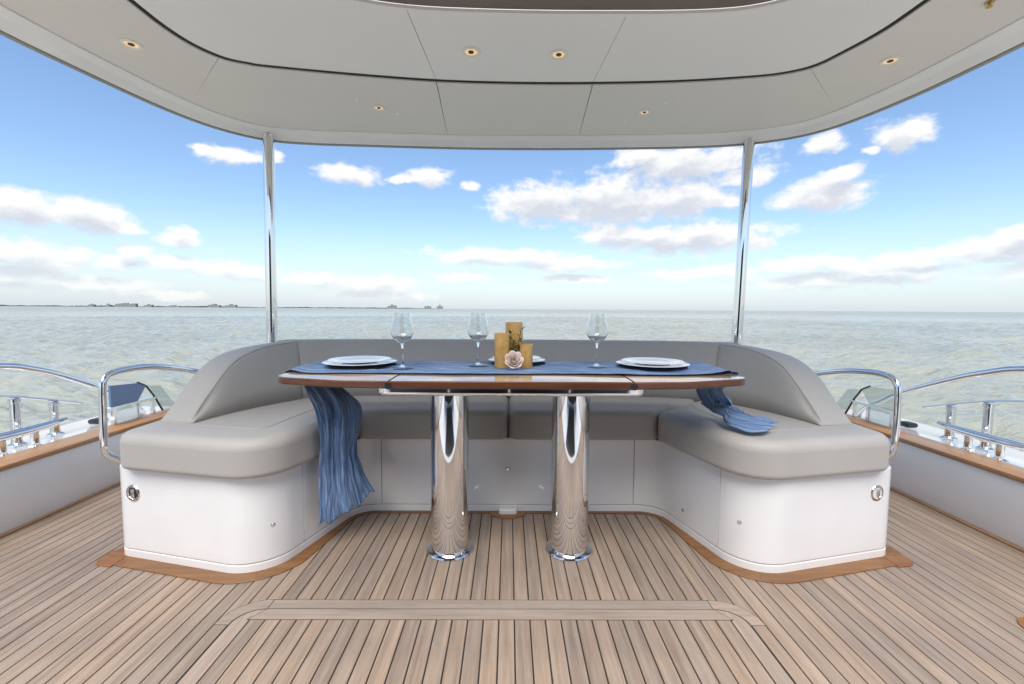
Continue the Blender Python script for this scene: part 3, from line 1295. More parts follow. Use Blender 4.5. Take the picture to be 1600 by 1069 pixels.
def runner():
    rows = []      # (front point, back point)
    P_ = lambda px, py, y: ony(px, py, y)
    tz = TZ + 0.004
    # left tail, from its hem up to the table end
    left = [(P_(497, 824, 1.795), P_(586, 772, 1.985)), (P_(499, 770, 1.80), P_(570, 735, 1.975)), (P_(500, 715, 1.805), P_(561, 705, 1.97)),
            (P_(498, 668, 1.812), P_(566, 668, 1.97)), (P_(490, 632, 1.83), P_(562, 628, 1.985)),
            (Vector((-0.822, 1.80, 0.69)), Vector((-0.80, 2.045, 0.69))), (Vector((-0.872, 1.765, 0.742)), Vector((-0.872, 2.06, 0.742)))]
    mid = [(Vector((-0.845, 1.745, tz + 0.004)), Vector((-0.835, 2.075, tz + 0.004)))]
    for xx in np.linspace(-0.74, 0.76, 9):
        mid.append((Vector((xx, 1.695 + 0.012 * math.sin(xx * 9), tz)), Vector((xx, 2.085 + 0.010 * math.sin(xx * 7 + 1), tz))))
    mid.append((Vector((0.872, 1.765, tz + 0.004)), Vector((0.872, 2.075, tz + 0.004))))
    right = [(Vector((0.902, 1.775, 0.742)), Vector((0.902, 2.07, 0.742))), (Vector((0.858, 1.80, 0.69)), Vector((0.862, 2.05, 0.69))),
             (P_(1136, 622, 1.85), P_(1092, 618, 2.03)), (P_(1150, 638, 1.86), P_(1108, 640, 1.97)), (onz(1172, 652, 0.562), onz(1132, 662, 0.545)),
             (onz(1196, 656, 0.550), onz(1163, 676, 0.534)), (onz(1213, 664, 0.536), onz(1196, 679, 0.533))]
    rows = left + mid + right
    nl_, nm_ = len(left), len(mid)
    SUB = 16
    a = catmull([r[0] for r in rows], SUB)
    b = catmull([r[1] for r in rows], SUB)
    NV = 84
    vs, fs, uvs = [], [], []
    n = len(a)
    # arc length for wrinkle phase
    L = path_len([(p + q) / 2 for p, q in zip(a, b)])
    for i in range(n):
        t = i / SUB
        on_table = 1.0 if nl_ <= t <= nl_ + nm_ - 1 else 0.0
        d = (b[i] - a[i])
        tg = ((a[min(i + 1, n - 1)] + b[min(i + 1, n - 1)]) - (a[max(i - 1, 0)] + b[max(i - 1, 0)])).normalized()
        nrm = tg.cross(d.normalized()).normalized()
        if on_table and nrm.z < 0:
            nrm.negate()
        for k in range(NV + 1):
            v_ = k / NV
            p = a[i].lerp(b[i], v_)
            w = mnoise.noise(Vector((L[i] * 1.5, v_ * 7, 3.1)))
            w2 = mnoise.noise(Vector((L[i] * 4, v_ * 21, 9.7)))
            w3 = mnoise.noise(Vector((L[i] * 22, v_ * 30, 2.2)))
            if on_table:
                p = p + Vector((0, 0, 1)) * (0.0012 + 0.0050 * max(0.0, w + 0.35) + 0.0045 * max(0.0, w2 + 0.15) + 0.0022 * max(0.0, w3))
                p.y += 0.006 * mnoise.noise(Vector((L[i] * 9, 0, 1.3 if k == 0 else 4.4))) if k in (0, NV) else 0
            else:
                amp = 0.024 if t < nl_ else 0.020
                edge = min(1.0, abs(t - nl_) / 1.2) if t < nl_ else min(1.0, (t - (nl_ + nm_ - 1)) / 1.2)
                w4 = mnoise.noise(Vector((L[i] * 6, v_ * 4, 7.7)))
                p = p + nrm * ((w * amp * (1.0 + w4) + w2 * 0.012 * (1.0 + 1.2 * w4) + w3 * 0.005 + w4 * 0.012) * edge)
                p = p + d * (0.05 * w4 * edge * math.sin(PI * v_))
                if t > nl_ + nm_ + 2.5:
                    p.z = max(p.z, 0.5325) + 0.016 * (1 + w + 1.4 * w2) * math.sin(PI * v_) + 0.006 * (1 + w3)
                    p = p + d * (0.30 * mnoise.noise(Vector((L[i] * 16, v_ * 2.5, 5.5))))
                    p = p + tg * (0.02 * mnoise.noise(Vector((v_ * 7, L[i] * 8, 8.8))))
                if i < 8:                             # ragged hem
                    p.z += (0.03 * mnoise.noise(Vector((v_ * 6, 0.3, 0))) + 0.014 * mnoise.noise(Vector((v_ * 23, 0.9, 0)))) * (8 - i) / 8
            vs.append(p)
            uvs.append((L[i], v_))
    for i in range(n - 1):
        for k in range(NV):
            q = i * (NV + 1) + k
            fs.append((q, q + 1, q + NV + 2, q + NV + 1))
    me = bpy.data.meshes.new('table_runner')
    me.from_pydata([tuple(p) for p in vs], [], fs)
    uv = me.uv_layers.new(name='UVMap')
    for lp in me.loops:
        uv.data[lp.index].uv = uvs[lp.vertex_index]
    o = finish('table_runner', me, 'gauze', None, angle=180)
    so = o.modifiers.new('thickness', 'SOLIDIFY')
    so.thickness = 0.0012
    so.offset = 0
    return o


RUN = tag(runner(), 'crinkled blue gauze runner along the table, its ends trailing over both seats', 'table runner')
RT = TZ + 0.0110                                      # top of the cloth

# ------------------------------------------------------------------ table setting


def plate(name, x, y, z, r, label, group):
    bm = bmesh.new()
    add_lathe(bm, [(0, z), (r * 0.58, z), (r * 0.62, z + 0.004), (r * 0.97, z + 0.0105), (r, z + 0.0120), (r * 0.985, z + 0.0138), (r * 0.66, z + 0.0085), (r * 0.60, z + 0.006), (0, z + 0.006)], x, y, 64)
    return tag(obj(name, bm, 'porcelain', None, angle=60), label, 'plate', group)


SET = [(onz(563, 571.5, RT), 'at the left end of the table'), (onz(1019, 573.5, RT), 'at the right end of the table'), (Vector((0.035, 1.995, RT)), 'behind the amber candles')]
for i, (c, where) in enumerate(SET):
    cx_, cy_ = c.x, (1.885 if i < 2 else 1.990)
    if i < 2:
        cx_ = c.x * cy_ / c.y
    r1, r2 = (0.148, 0.126) if i < 2 else (0.125, 0.105)
    nap = pad('napkin', [Vector((cx_ + (r1 * 0.93) * math.cos(th) * (1 + 0.10 * math.sin(3 * th + i)), cy_ + (r1 * 0.80) * math.sin(th))) for th in np.linspace(0, 2 * PI, 29)[:-1]], RT - 0.002, RT + 0.0045, 'navy_napkin', None, rt=0.002, seg=2)
    tag(nap, 'dark navy napkin under the plates ' + where, 'napkin', 'napkins under the plates')
    plate('dinner_plate', cx_, cy_, RT + 0.0048, r1, 'wide white dinner plate, lower of the pair ' + where, 'dinner plates')
    plate('salad_plate', cx_, cy_, RT + 0.0048 + 0.0088, r2, 'smaller white plate stacked on top of the pair ' + where, 'salad plates')


def wine_glass(px, py, label):
    c = onz(px, py, RT)
    g_ = thing('wine_glass', label, 'wine glass', (c.x, c.y, RT), 'wine glasses on the table')
    z = RT + 0.0005
    lathe('foot', [(0, z), (0.0385, z), (0.039, z + 0.0012), (0.030, z + 0.0030), (0.012, z + 0.0065), (0.0050, z + 0.013), (0, z + 0.013)], c.x, c.y, 'clear_glass', g_, seg=40, angle=60)
    lathe('stem', [(0, z + 0.0131), (0.0048, z + 0.0131), (0.0036, z + 0.03), (0.0034, z + 0.075), (0.0045, z + 0.088), (0.0075, z + 0.097), (0, z + 0.097)], c.x, c.y, 'clear_glass', g_, seg=24, angle=70)
    prof = [(0.0, 0.0972), (0.010, 0.0985), (0.022, 0.106), (0.034, 0.119), (0.0425, 0.134), (0.0445, 0.144), (0.043, 0.160), (0.0375, 0.190), (0.0325, 0.2185)]
    pv = [Vector((r, z_, 0)) for r, z_ in prof]
    pv = catmull(pv, 4)
    outer = [(max(0, p.x), z + p.y) for p in pv]
    inner_ = [(max(0, p.x - 0.0015), z + p.y + (0.0016 if p.y < 0.12 else 0)) for p in pv][::-1]
    inner_[-1] = (0.0, z + 0.0990)
    bm = bmesh.new()
    add_lathe(bm, outer + inner_, c.x, c.y, 48, cap=False)
    obj('bowl', bm, 'clear_glass', g_, angle=70)


wine_glass(629, 575, 'empty wine glass beside the left plates')
wine_glass(747, 571, 'empty wine glass just left of the amber candles')
wine_glass(932, 573, 'empty wine glass between the candles and the right plates')


def candle(cx_, cy_, r, h, label):
    c = thing('candle', label, 'candle', (cx_, cy_, RT), 'amber candles')
    bm = bmesh.new()
    seg = 48
    prof = [(r * 0.96, 0), (r, 0.004), (r, h - 0.003), (r * 0.97, h), (r * 0.88, h), (r * 0.86, h - 0.004), (r * 0.86, h * 0.80), (0.0, h * 0.80)]
    add_lathe(bm, [(0, 0)] + prof, 0, 0, seg, cap=False)
    for v_ in bm.verts:                                # fluted, slightly hand-made wall
        a_ = math.atan2(v_.co.y, v_.co.x)
        f = 1 + 0.014 * math.cos(a_ * 12) + 0.015 * mnoise.noise(Vector((math.cos(a_), math.sin(a_), v_.co.z * 8)))
        v_.co.x *= f
        v_.co.y *= f
    bmesh.ops.translate(bm, verts=bm.verts, vec=(cx_, cy_, RT))
    obj('holder', bm, 'amber', c, angle=60)
    lathe('wax', [(0, RT + h * 0.80 + 0.0005), (r * 0.83, RT + h * 0.80 + 0.0005), (r * 0.83, RT + h * 0.87), (r * 0.4, RT + h * 0.86), (0, RT + h * 0.865)], cx_, cy_, 'wax', c, seg=32)
    tube('wick', [(cx_, cy_, RT + h * 0.862), (cx_ + 0.001, cy_, RT + h * 0.90), (cx_ + 0.003, cy_ - 0.001, RT + h * 0.93)], 0.0011, 'dark_plastic', c, seg=8)


candle(0.022, 1.905, 0.0365, 0.182, 'tallest amber candle at the back of the cluster of three')
candle(-0.028, 1.838, 0.0305, 0.140, 'medium amber candle on the left of the cluster')
candle(0.070, 1.842, 0.0275, 0.095, 'shortest amber candle on the right of the cluster')

# green sprig standing between the candles
SP = thing('green_sprig', 'small green leafy sprig tucked between the amber candles', 'sprig', (0.035, 1.845, RT))
for q in range(4):
    a0 = q * 1.7 + 0.4
    top = Vector((0.032 + 0.026 * math.cos(a0), 1.842 + 0.006 * math.sin(a0), RT + 0.10 + 0.018 * q))
    base_ = Vector((0.024 + 0.003 * q, 1.842, RT))
    stem = [base_.lerp(top, t_) + Vector((0.004 * math.sin(t_ * 3 + q), 0, 0)) for t_ in np.linspace(0, 1, 7)]
    tube('stem', stem, 0.0013, 'leaf', SP, seg=8)
    for k in range(7):
        p = stem[min(6, 2 + k % 5)]
        an = k * 2.2 + q
        d = Vector((math.cos(an), 0.6 * math.sin(an), 0.55)).normalized()
        w = d.cross(Vector((0, 0, 1))).normalized()
        ln_ = 0.020 + 0.006 * (k % 3)
        up_ = w.cross(d)
        pts_ = [p, p + d * ln_ * 0.35 + w * 0.006 + up_ * 0.002, p + d * ln_ * 0.7 + w * 0.005 + up_ * 0.001, p + d * ln_, p + d * ln_ * 0.7 - w * 0.005 + up_ * 0.001, p + d * ln_ * 0.35 - w * 0.006 + up_ * 0.002]
        mid1, mid2 = p + d * ln_ * 0.35 - up_ * 0.001, p + d * ln_ * 0.7 - up_ * 0.001
        pyobj('leaf', pts_ + [mid1, mid2], [(0, 1, 6), (1, 2, 7, 6), (2, 3, 7), (3, 4, 7), (4, 5, 6, 7), (5, 0, 6)], 'leaf', SP, recalc=False)

# pale rose lying against the candles
RC = Vector((0.020, 1.765, RT + 0.036))
RO = thing('rose', 'pale pink white rose bloom lying in front of the candles', 'flower', (RC.x, RC.y, RT))
axis = Vector((0.05, -0.90, 0.45)).normalized()
rot = axis.to_track_quat('Z', 'Y').to_matrix()
for ring_, (cnt, rr, open_, hgt) in enumerate(((3, 0.009, 0.03, 0.034), (4, 0.016, 0.08, 0.035), (5, 0.023, 0.18, 0.034), (7, 0.030, 0.35, 0.031))):
    for k in range(cnt):
        a0 = 2 * PI * k / cnt + ring_ * 0.6
        span = 2 * PI / cnt * 1.32
        vs_, fs_ = [], []
        for i in range(6):
            t_ = i / 5
            for j in range(7):
                u_ = j / 6 - 0.5
                ang = a0 + u_ * span * (0.5 + 0.9 * math.sin(PI * min(0.95, 0.25 + 0.65 * t_)))
                rad_ = 0.004 + (rr - 0.004) * (t_ ** 0.6) + 0.010 * open_ * max(0, t_ - 0.7) - 0.004 * (abs(u_) * 2) ** 2 * t_
                zz = -0.014 + hgt * t_ * (1 - 0.25 * (abs(u_) * 2) ** 3) - 0.012 * open_ * t_ * t_
                vs_.append(RC + rot @ (1.22 * Vector((rad_ * math.cos(ang), rad_ * math.sin(ang), zz))))
        for i in range(5):
            for j in range(6):
                q = i * 7 + j
                fs_.append((q, q + 1, q + 8, q + 7))
        pt = pyobj('petal', vs_, fs_, 'petal', RO, recalc=False, angle=180)
        md = pt.modifiers.new('thickness', 'SOLIDIFY')
        md.thickness = 0.0008

# ------------------------------------------------------------------ hardtop roof
HT = thing('hardtop', 'pale panelled hardtop roof with a white rim over the aft deck', 'roof', (0, 1.0, 2.1))
ZC = 2.10
YF = 1.00  # roof cut short here, out of view, so sun reaches the deck
oc = [(-1.885, YF), (-1.878, 1.2), (-1.872, 1.4), (-1.858, 1.80), (-1.815, 2.10), (-1.735, 2.48), (-1.63, 2.72), (-1.47, 2.865), (-1.25, 2.912), (-0.98, 2.932), (-0.39, 2.966),
      (0.0, 2.972), (0.42, 2.962), (0.95, 2.930), (1.22, 2.903), (1.47, 2.850), (1.67, 2.745), (1.785, 2.58), (1.865, 2.27), (1.895, 2.0), (1.91, 1.76), (1.925, 1.3), (1.93, 1.15), (1.935, YF)]
ic = [(-1.38, YF), (-1.375, 1.2), (-1.37, 1.50), (-1.372, 1.75), (-1.365, 1.90), (-1.335, 2.02), (-1.27, 2.115), (-1.19, 2.155), (-1.108, 2.18), (-0.72, 2.248), (-0.334, 2.297), (0.05, 2.312),
      (0.415, 2.305), (0.80, 2.280), (1.128, 2.232), (1.27, 2.195), (1.37, 2.13), (1.42, 2.02), (1.462, 1.88), (1.475, 1.75), (1.482, 1.5), (1.485, 1.2), (1.49, YF)]
sc_ = [(-0.74, 1.10), (-0.738, 1.22), (-0.735, 1.35), (-0.70, 1.58), (-0.60, 1.70), (-0.373, 1.762), (0.0, 1.782), (0.42, 1.780), (0.72, 1.768), (0.90, 1.735), (1.02, 1.66), (1.07, 1.50), (1.075, 1.25), (1.076, 1.10)]
OC = resample([Vector((*p, 0)) for p in [tuple(q.xy) for q in catmull([Vector((*p, 0)) for p in oc], 8)]], 700)
IC = resample(catmull([Vector((*p, 0)) for p in ic], 8), 700)
SC = resample(catmull([Vector((*p, 0)) for p in sc_], 8), 700)


def nearest(curve, p):
    p = Vector((*p, 0))
    return min(range(len(curve)), key=lambda k: (curve[k] - p).length)


o_seams = [0, nearest(OC, (-1.714, 2.549)), nearest(OC, (-0.40, 2.966)), nearest(OC, (0.437, 2.962)), nearest(OC, (1.795, 2.57)), 699]
i_seams = [0, nearest(IC, (-1.286, 2.105)), nearest(IC, (-0.362, 2.295)), nearest(IC, (0.405, 2.305)), nearest(IC, (1.36, 2.14)), 699]
s_seams = [0, nearest(SC, (-0.385, 1.76)), nearest(SC, (0.44, 1.779)), 699]


def shrink(curve, i, j, n, gap, ends):
    seg_ = resample(curve[i:j + 1], n)
    L = path_len(seg_)[-1]
    k = gap / L
    full_ = resample(seg_, 400)
    a = int((k if ends[0] else 0) * 400 + 0.5)
    b = 399 - int((k if ends[1] else 0) * 400 + 0.5)
    return resample(full_[a:b + 1], n)


dark = []
for q in range(5):
    pa = shrink(OC, o_seams[q], o_seams[q + 1], 60, 0.0013, (q > 0, q < 4))
    pb = shrink(IC, i_seams[q], i_seams[q + 1], 60, 0.0013, (q > 0, q < 4))
    pb = [p + (a_ - p).normalized() * 0.014 for p, a_ in zip(pb, pa)]
    ring_between('outer_panel', pa, pb, ZC, 0.012, 'ceiling_panel', HT)
isub = [i_seams[0], i_seams[2], i_seams[3], i_seams[5]]
for q in range(3):
    pa = shrink(IC, isub[q], isub[q + 1], 80, 0.0013, (q > 0, q < 2))
    pb = shrink(SC, s_seams[q], s_seams[q + 1], 80, 0.0013, (q > 0, q < 2))
    pa = [p + (b_ - p).normalized() * 0.012 for p, b_ in zip(pa, pb)]
    ring_between('inner_panel', pa, pb, ZC + 0.004, 0.012, 'ceiling_panel_inner', HT)
# black gasket in the gap between the two levels
ga = [p + (a_ - p).normalized() * 0.0095 for p, a_ in zip(IC, [OC[int(k)] for k in np.linspace(0, 699, 700)])]
n2d = [Vector((p.x, p.y)) for p in IC][::4]
g_l = offset(n2d, 0.016, closed=False)
g_r = offset(n2d, -0.014, closed=False)
ring_between('gasket', [Vector((*p, 0)) for p in g_l], [Vector((*p, 0)) for p in g_r], ZC + 0.006, 0.006, 'black_gasket', HT)
# white moulded rim and its grey outer underside
rim_path = [Vector((p.x, p.y)) for p in OC][::5]
if rim_path[-1] != Vector((OC[-1].x, OC[-1].y)):
    rim_path.append(Vector((OC[-1].x, OC[-1].y)))
so = -1                                                # path runs left -> aft -> right, outwards is on its left
rp = [(0.002, ZC + 0.03), (0.002, ZC - 0.006), (0.010, ZC - 0.010), (0.034, ZC - 0.013), (0.058, ZC - 0.022), (0.080, ZC - 0.037), (0.100, ZC - 0.045), (0.104, ZC - 0.040), (0.104, ZC + 0.03)]
sweep_profile('rim', rim_path, [(so * a_, z_) for a_, z_ in rp], 'gelcoat_rim', HT)
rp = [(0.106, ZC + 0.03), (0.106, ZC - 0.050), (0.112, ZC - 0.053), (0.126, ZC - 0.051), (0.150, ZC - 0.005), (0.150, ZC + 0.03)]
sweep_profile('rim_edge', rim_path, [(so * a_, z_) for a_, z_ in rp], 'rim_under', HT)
# roof slab above the panels, round the sunroof
roof_o = resample([Vector((*p, 0)) for p in offset(rim_path, 0.165, closed=False)], 160)
roof_i = resample([p + (Vector((0, 0.006, 0))) for p in [Vector((*q, 0)) for q in offset([Vector((p.x, p.y)) for p in SC][::5], 0.003, closed=False)]], 160)
ring_between('roof_slab', roof_o, roof_i, ZC + 0.031, 0.15, 'gelcoat_rim', HT)
ring_between('front_beam', [Vector((-1.885, YF, 0)), Vector((1.935, YF, 0))], [Vector((-1.88, 1.095, 0)), Vector((1.93, 1.095, 0))], ZC - 0.004, 0.034, 'ceiling_panel', HT)
scp = [Vector((p.x, p.y)) for p in SC][::5]
sweep_profile('sunroof_lip', scp, [(-0.001, ZC + 0.003), (-0.001, ZC - 0.004), (0.006, ZC - 0.009), (0.014, ZC - 0.007), (0.016, ZC + 0.003)], 'ceiling_panel_inner', HT)
pad('sunroof_panel', list(offset(scp, -0.017, closed=False)), ZC + 0.0045, ZC + 0.026, 'brown_panel', HT, rt=0.002, seg=2)

# recessed ceiling lamps
for (px, py, lab) in ((205, 70, 'round recessed ceiling lamp nearest the left rim of the roof'), (736, 82, 'left one of the two round lamps in the middle of the raised ceiling'),
                      (873, 86, 'right one of the two round lamps in the middle of the raised ceiling'), (592, 169, 'small round ceiling lamp near the rear rim on the left half'),
                      (1007, 176, 'small round ceiling lamp near the rear rim on the right half'), (1391, 96, 'round recessed ceiling lamp nearest the right rim of the roof')):
    inner_lamp = 700 < px < 900
    zz = ZC + (0.004 if inner_lamp else 0.0)
    c = onz(px, py, zz - 0.003)
    L_ = thing('ceiling_lamp', lab, 'ceiling lamp', (c.x, c.y, zz), 'recessed ceiling lamps')
    ra = 0.041 if py < 100 else 0.033
    lathe('trim_ring', [(ra * 0.62, zz - 0.0005), (ra * 0.66, zz - 0.004), (ra * 0.9, zz - 0.0055), (ra, zz - 0.003), (ra, zz - 0.0003), (ra * 0.62, zz - 0.0003)], c.x, c.y, 'lamp_ring', L_, seg=40)
    lathe('reflector', [(0, zz - 0.0009), (ra * 0.62, zz - 0.0009), (ra * 0.62, zz - 0.0022), (ra * 0.5, zz - 0.0013), (0, zz - 0.0013)], c.x, c.y, 'lamp_glow', L_, seg=32)
    lathe('bulb', [(0, zz - 0.0014), (ra * 0.30, zz - 0.0014), (ra * 0.28, zz - 0.004), (ra * 0.12, zz - 0.0055), (0, zz - 0.0058)], c.x, c.y, 'dark_plastic', L_, seg=20)
c = onz(1546, 3, ZC)
S_ = thing('sprinkler', 'small brass sprinkler head in the roof at the top right corner', 'sprinkler', (c.x, c.y, ZC))
lathe('rosette', [(0, ZC - 0.0004), (0.014, ZC - 0.0004), (0.013, ZC - 0.005), (0, ZC - 0.006)], c.x, c.y, 'lamp_gold', S_, seg=20)
lathe('nozzle', [(0, ZC - 0.0061), (0.005, ZC - 0.0061), (0.004, ZC - 0.014), (0.010, ZC - 0.016), (0.010, ZC - 0.018), (0, ZC - 0.018)], c.x, c.y, 'lamp_gold', S_, seg=16)
for (px, py) in ((558, 156), (622, 178), (975, 190), (1040, 162)):
    c = onz(px, py, ZC)
    lathe('screw_cap', [(0, ZC - 0.0004), (0.0065, ZC - 0.0004), (0.0055, ZC - 0.002), (0, ZC - 0.0025)], c.x, c.y, 'chrome_satin', HT, seg=14)

# ------------------------------------------------------------------ two columns that carry the roof aft
for (tp, bt, lab) in (((419, 205), (425, 530), 'polished steel roof column behind the left corner of the sofa'), ((1171, 213), (1151, 535), 'polished steel roof column behind the right corner of the sofa')):
    a = ony(*tp, 2.945)
    b = ony(*bt, 2.945)
    k = (b.z - 0.0) / (a.z - b.z)
    foot = b - (a - b) * k
    foot.z = 0.0
    topz = ZC - 0.012
    top_ = b + (a - b) * ((topz - b.z) / (a.z - b.z))
    cl = thing('roof_column', lab, 'column', tuple(foot), 'roof columns')
    tube('shaft', [foot + Vector((0, 0, 0.012)), top_], 0.033, 'chrome', cl, seg=40)
    tube('base_collar', [foot + Vector((0, 0, 0.0005)), foot + Vector((0, 0, 0.012))], 0.055, 'chrome', cl, seg=40)
    tube('top_collar', [top_ - Vector((0, 0, 0.016)), top_ + Vector((0, 0, 0.006))], 0.041, 'chrome_satin', cl, seg=40)

# ------------------------------------------------------------------ bulwarks, rails and mooring gear on both sides
for s, xi in ((-1, -2.20), (1, 2.165)):
    sd_ = 'left' if s < 0 else 'right'
    X_ = lambda d: xi + s * d
    bw = thing('bulwark', 'low white bulwark with a teak capping along the %s side of the deck' % sd_, 'bulwark', (xi, 1.0, 0))

    def bx(name, d0, d1, y0, y1, z0, z1, m, parent=bw, bev=0.004):
        a_, b_ = sorted((X_(d0), X_(d1)))
        return box(name, a_, b_, y0, y1, z0, z1, m, parent, bev)
    # inner face: lower coaming groove then wall
    bx('wall', 0.0, 0.14, -2.6, 3.34, 0.001, 0.285, 'gelcoat', bev=0.012)
    for y0, y1 in ((-2.6, -0.6), (-0.597, 0.9), (0.903, 2.52), (2.523, 3.34)):
        bx('cap_board', -0.012, 0.135, y0, y1, 0.287, 0.309, 'teak_cap', bev=0.005)
    bx('gunwale', 0.142, 0.56, -2.6, 3.34, 0.05, 0.272, 'gelcoat', bev=0.03)
    bx('hull_side', 0.16, 0.54, -2.6, 3.30, -1.9, 0.049, 'gelcoat', bev=0.0)
    bx('base_strip', -0.014, -0.001, -2.55, 3.2, 0.0005, 0.010, 'teak_cap', bev=0.002)

    # cleat: two legs and a horned bar
    ct = thing('mooring_cleat', 'long horned steel mooring cleat on the %s gunwale' % sd_, 'cleat', (X_(0.24), 2.24, 0.272), 'mooring cleats')
    bar = [Vector((X_(0.24), yy, 0.368 + 0.012 * abs(q_) ** 2)) for q_, yy in zip(np.linspace(-1, 1, 15), np.linspace(2.00, 2.49, 15))]
    rad_ = [0.007 + 0.015 * math.sin(PI * (k + 0.6) / 15.2) ** 0.7 for k in range(15)]
    tube('horn_bar', bar, 0.02, 'chrome', ct, seg=20, radii=rad_)
    for yy in (2.165, 2.32):
        lathe('leg', [(0, 0.273), (0.034, 0.273), (0.033, 0.280), (0.018, 0.288), (0.016, 0.352), (0.0, 0.352)], X_(0.24), yy, 'chrome', ct, seg=24)
    # roller posts of the fairlead with the thin rod across their heads
    fl = thing('fairlead', 'two upright steel rollers with a thin rod outboard of the %s cleat' % sd_, 'fairlead', (X_(0.36), 2.4, 0.272), 'fairleads')
    p1, p2 = (2.545, 0.462), (2.345, 0.520)
    for yy, zt in (p1, p2):
        lathe('roller', [(0, 0.273), (0.038, 0.273), (0.037, 0.283), (0.024, 0.290), (0.021, 0.310), (0.020, zt - 0.02), (0.024, zt - 0.018), (0.024, zt), (0.0, zt + 0.004)], X_(0.36), yy, 'chrome', fl, seg=28)
    tube('rod', [(X_(0.36), 2.72, 0.418), (X_(0.36), 2.545, 0.4735), (X_(0.36), 2.345, 0.532), (X_(0.36), 2.0, 0.60), (X_(0.36), 1.6, 0.64)], 0.006, 'chrome', fl, seg=12)
    bx('hawse_lip', 0.33, 0.40, 2.78, 2.86, 0.2735, 0.303, 'dark_plastic', parent=fl, bev=0.012)
    # sloping handrail over the gunwale
    hr = thing('hand_rail', 'curved steel handrail sloping down along the %s gunwale' % sd_, 'handrail', (X_(0.25), 2.0, 0.272), 'outer handrails')
    xx = xi + s * 0.27
    rl = [onx(*p, xx) for p in (((0, 572), (45, 576), (90, 585), (155, 606)) if s < 0 else ((1600, 577), (1545, 582), (1490, 592), (1405, 614)))]
    r0, rN = rl[0], rl[-1]
    lead = [Vector((xx, -1.2, 0.80)), Vector((xx, 0.2, 0.795)), Vector((xx, 1.2, 0.782)), Vector((xx, 1.75, 0.755))]
    tail = [rN + Vector((0, 0.14, -0.085)), Vector((xx, rN.y + 0.26, 0.35)), Vector((xx, rN.y + 0.32, 0.273))]
    tube('rail_tube', resample(catmull(lead + rl + tail, 8), 90), 0.0165, 'chrome', hr, seg=18)
    for yy, zz in ((-1.0, 0.80), (0.5, 0.79), (1.55, 0.768)):
        tube('stanchion', [(xx, yy, 0.2722), (xx, yy, zz - 0.012)], 0.013, 'chrome', hr, seg=16)
    # grab rail bent round the sofa's outer corner
    xg = s * 1.665
    if s < 0:
        gp = [onx(300, 579, xg), onx(262, 574, xg), onx(230, 573, xg), onx(196, 577, xg), onx(172, 584, xg), onx(162, 594, xg), onx(160, 608, xg), onx(161, 650, xg), onx(163, 694, xg), onx(167, 710, xg)]
    else:
        gp = [onx(1275, 584, xg), onx(1310, 580, xg), onx(1340, 580, xg), onx(1372, 583, xg), onx(1393, 590, xg), onx(1401, 600, xg), onx(1403, 614, xg), onx(1401, 655, xg), onx(1398, 690, xg), onx(1394, 708, xg)]
    e = gp[-1]
    gp = [gp[0] + Vector((-s * 0.125, 0.10, -0.075)), gp[0] + Vector((-s * 0.05, 0.06, -0.03))] + gp + [Vector((xg - s * 0.03, e.y + 0.035, 0.352)), Vector((s * 1.569, e.y + 0.05, 0.345))]
    gr = thing('grab_rail', 'bent steel grab rail on the outer %s end of the sofa' % sd_, 'grab rail', tuple(gp[-1]), 'sofa grab rails')
    tube('bent_tube', resample(catmull(gp, 8), 110), 0.0135, 'chrome', gr, seg=18)
    ee_ = gp[-1]
    bm = bmesh.new()
    add_lathe(bm, [(0, 0), (0.028, 0), (0.027, 0.004), (0.016, 0.007), (0, 0.007)], seg=24)
    bmesh.ops.transform(bm, matrix=Matrix.Translation((s * 1.5665, ee_.y, ee_.z)) @ Vector((s, 0, 0)).to_track_quat('Z', 'Y').to_matrix().to_4x4(), verts=bm.verts)
    obj('rosette', bm, 'chrome', gr)

    # low framed glass screen standing on the capping further aft
    xs_ = xi + s * 0.10
    sc = thing('glass_screen', 'low slanting framed glass screen on the %s bulwark beside the sofa' % sd_, 'screen', (xs_, 2.9, 0.309), 'low glass screens')

    def slab(name, pts_yz, d0, d1, m):
        a_, b_ = X_(d0), X_(d1)
        n_ = len(pts_yz)
        vs_ = [(a_, *p) for p in pts_yz] + [(b_, *p) for p in pts_yz]
        fs_ = [tuple(range(n_)), tuple(reversed(range(n_, 2 * n_)))] + [(k, (k + 1) % n_, n_ + (k + 1) % n_, n_ + k) for k in range(n_)]
        return pyobj(name, vs_, fs_, m, sc, smooth=False)
    slab('lower_rail', [(2.60, 0.405), (2.60, 0.420), (2.93, 0.420), (2.93, 0.405)], 0.085, 0.115, 'chrome_satin')
    for y0 in (2.62, 2.80, 2.91):
        slab('post', [(y0, 0.3095), (y0 + 0.018, 0.3095), (y0 + 0.018, 0.4045), (y0, 0.4045)], 0.090, 0.110, 'chrome_satin')
    slab('dark_pane', [(2.64, 0.312), (2.798, 0.312), (2.798, 0.404), (2.64, 0.404)], 0.096, 0.102, 'tinted_glass')
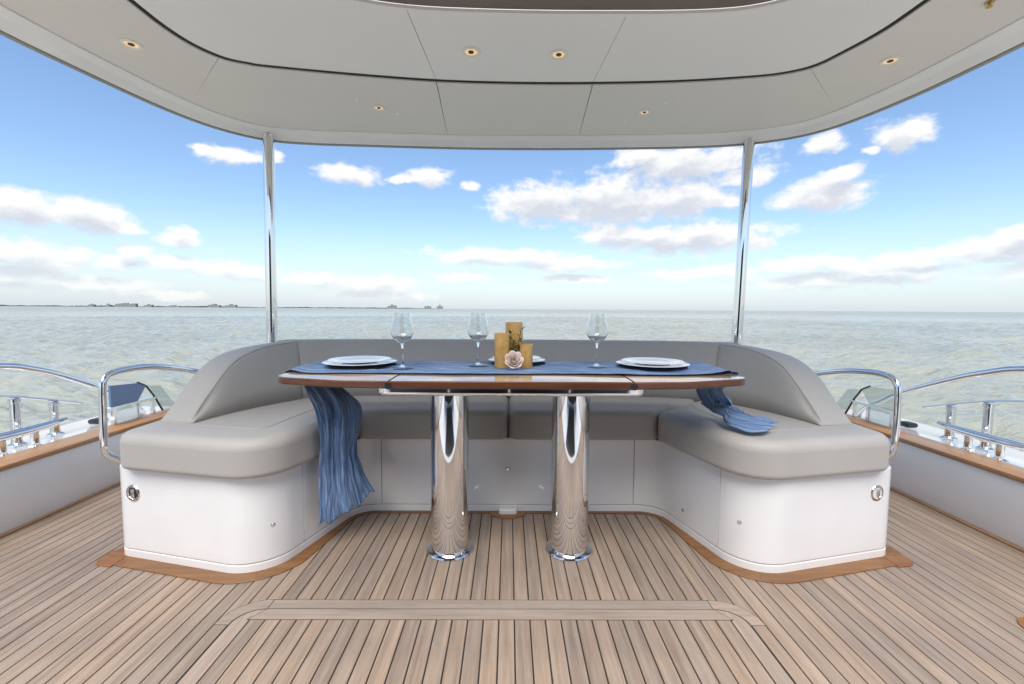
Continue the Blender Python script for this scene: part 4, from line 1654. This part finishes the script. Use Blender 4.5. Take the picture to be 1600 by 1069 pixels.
    slab('blue_pane', [(2.61, 0.4205), (2.80, 0.4205), (2.865, 0.500), (2.80, 0.530), (2.61, 0.545)], 0.094, 0.106, 'blue_glass' if s < 0 else 'tinted_glass')
    slab('pane', [(2.875, 0.500), (2.99, 0.482), (3.13, 0.320), (3.00, 0.312), (2.935, 0.42)], 0.097, 0.103, 'tinted_glass')
    tube('pane_edge', [(xs_, 2.81, 0.532), (xs_, 2.872, 0.501), (xs_, 2.935, 0.424), (xs_, 3.0, 0.316)], 0.006, 'dark_plastic', sc, seg=10)

# hull between the sides, below the deck
hull = struct(box('hull', -2.30, 2.26, -2.58, 3.34, -1.9, -0.0605, 'gelcoat'))
transom = tag(box('transom', -2.19, 2.155, 3.21, 3.33, -0.002, 0.26, 'gelcoat', None, 0.02), 'low white transom wall behind the sofa', 'transom')

# ------------------------------------------------------------------ added behind the camera: white deck for bounce, mat and doors for pedestal reflections
struct(pad('bounce_deck', rect(DX0 - 0.015, DX1 + 0.015, -2.58, YT - 0.004), -0.0026, 0.004, 'gelcoat', None, rt=0.002, seg=2))
tag(pad('reflection_mat', fillet([(-0.72, -1.02, 0.05), (0.72, -1.02, 0.05), (0.72, 0.50, 0.05), (-0.72, 0.50, 0.05)], 6), 0.0045, 0.014, 'dark_plastic', None, rt=0.004, seg=2), 'dark mat added behind the viewer to darken the pedestal reflections', 'door mat')
SD = thing('saloon_door', 'wide dark saloon doors added behind the viewer for the pedestal reflections', 'door', (0, -1.1, 0))
for x0_, x1_ in ((-1.5, -0.755), (-0.745, -0.005), (0.005, 0.745), (0.755, 1.5)):
    box('pane', x0_, x1_, -1.11, -1.095, 0.03, 2.00, 'dark_plastic', SD, 0.002)
box('sill', -1.54, 1.54, -1.14, -1.07, 0.0045, 0.028, 'chrome_satin', SD, 0.004)
box('head', -1.54, 1.54, -1.14, -1.07, 2.002, 2.06, 'gelcoat', SD, 0.004)
for q in (-1.54, 1.505):
    box('jamb', q, q + 0.035, -1.14, -1.07, 0.0285, 2.0, 'gelcoat', SD, 0.004)
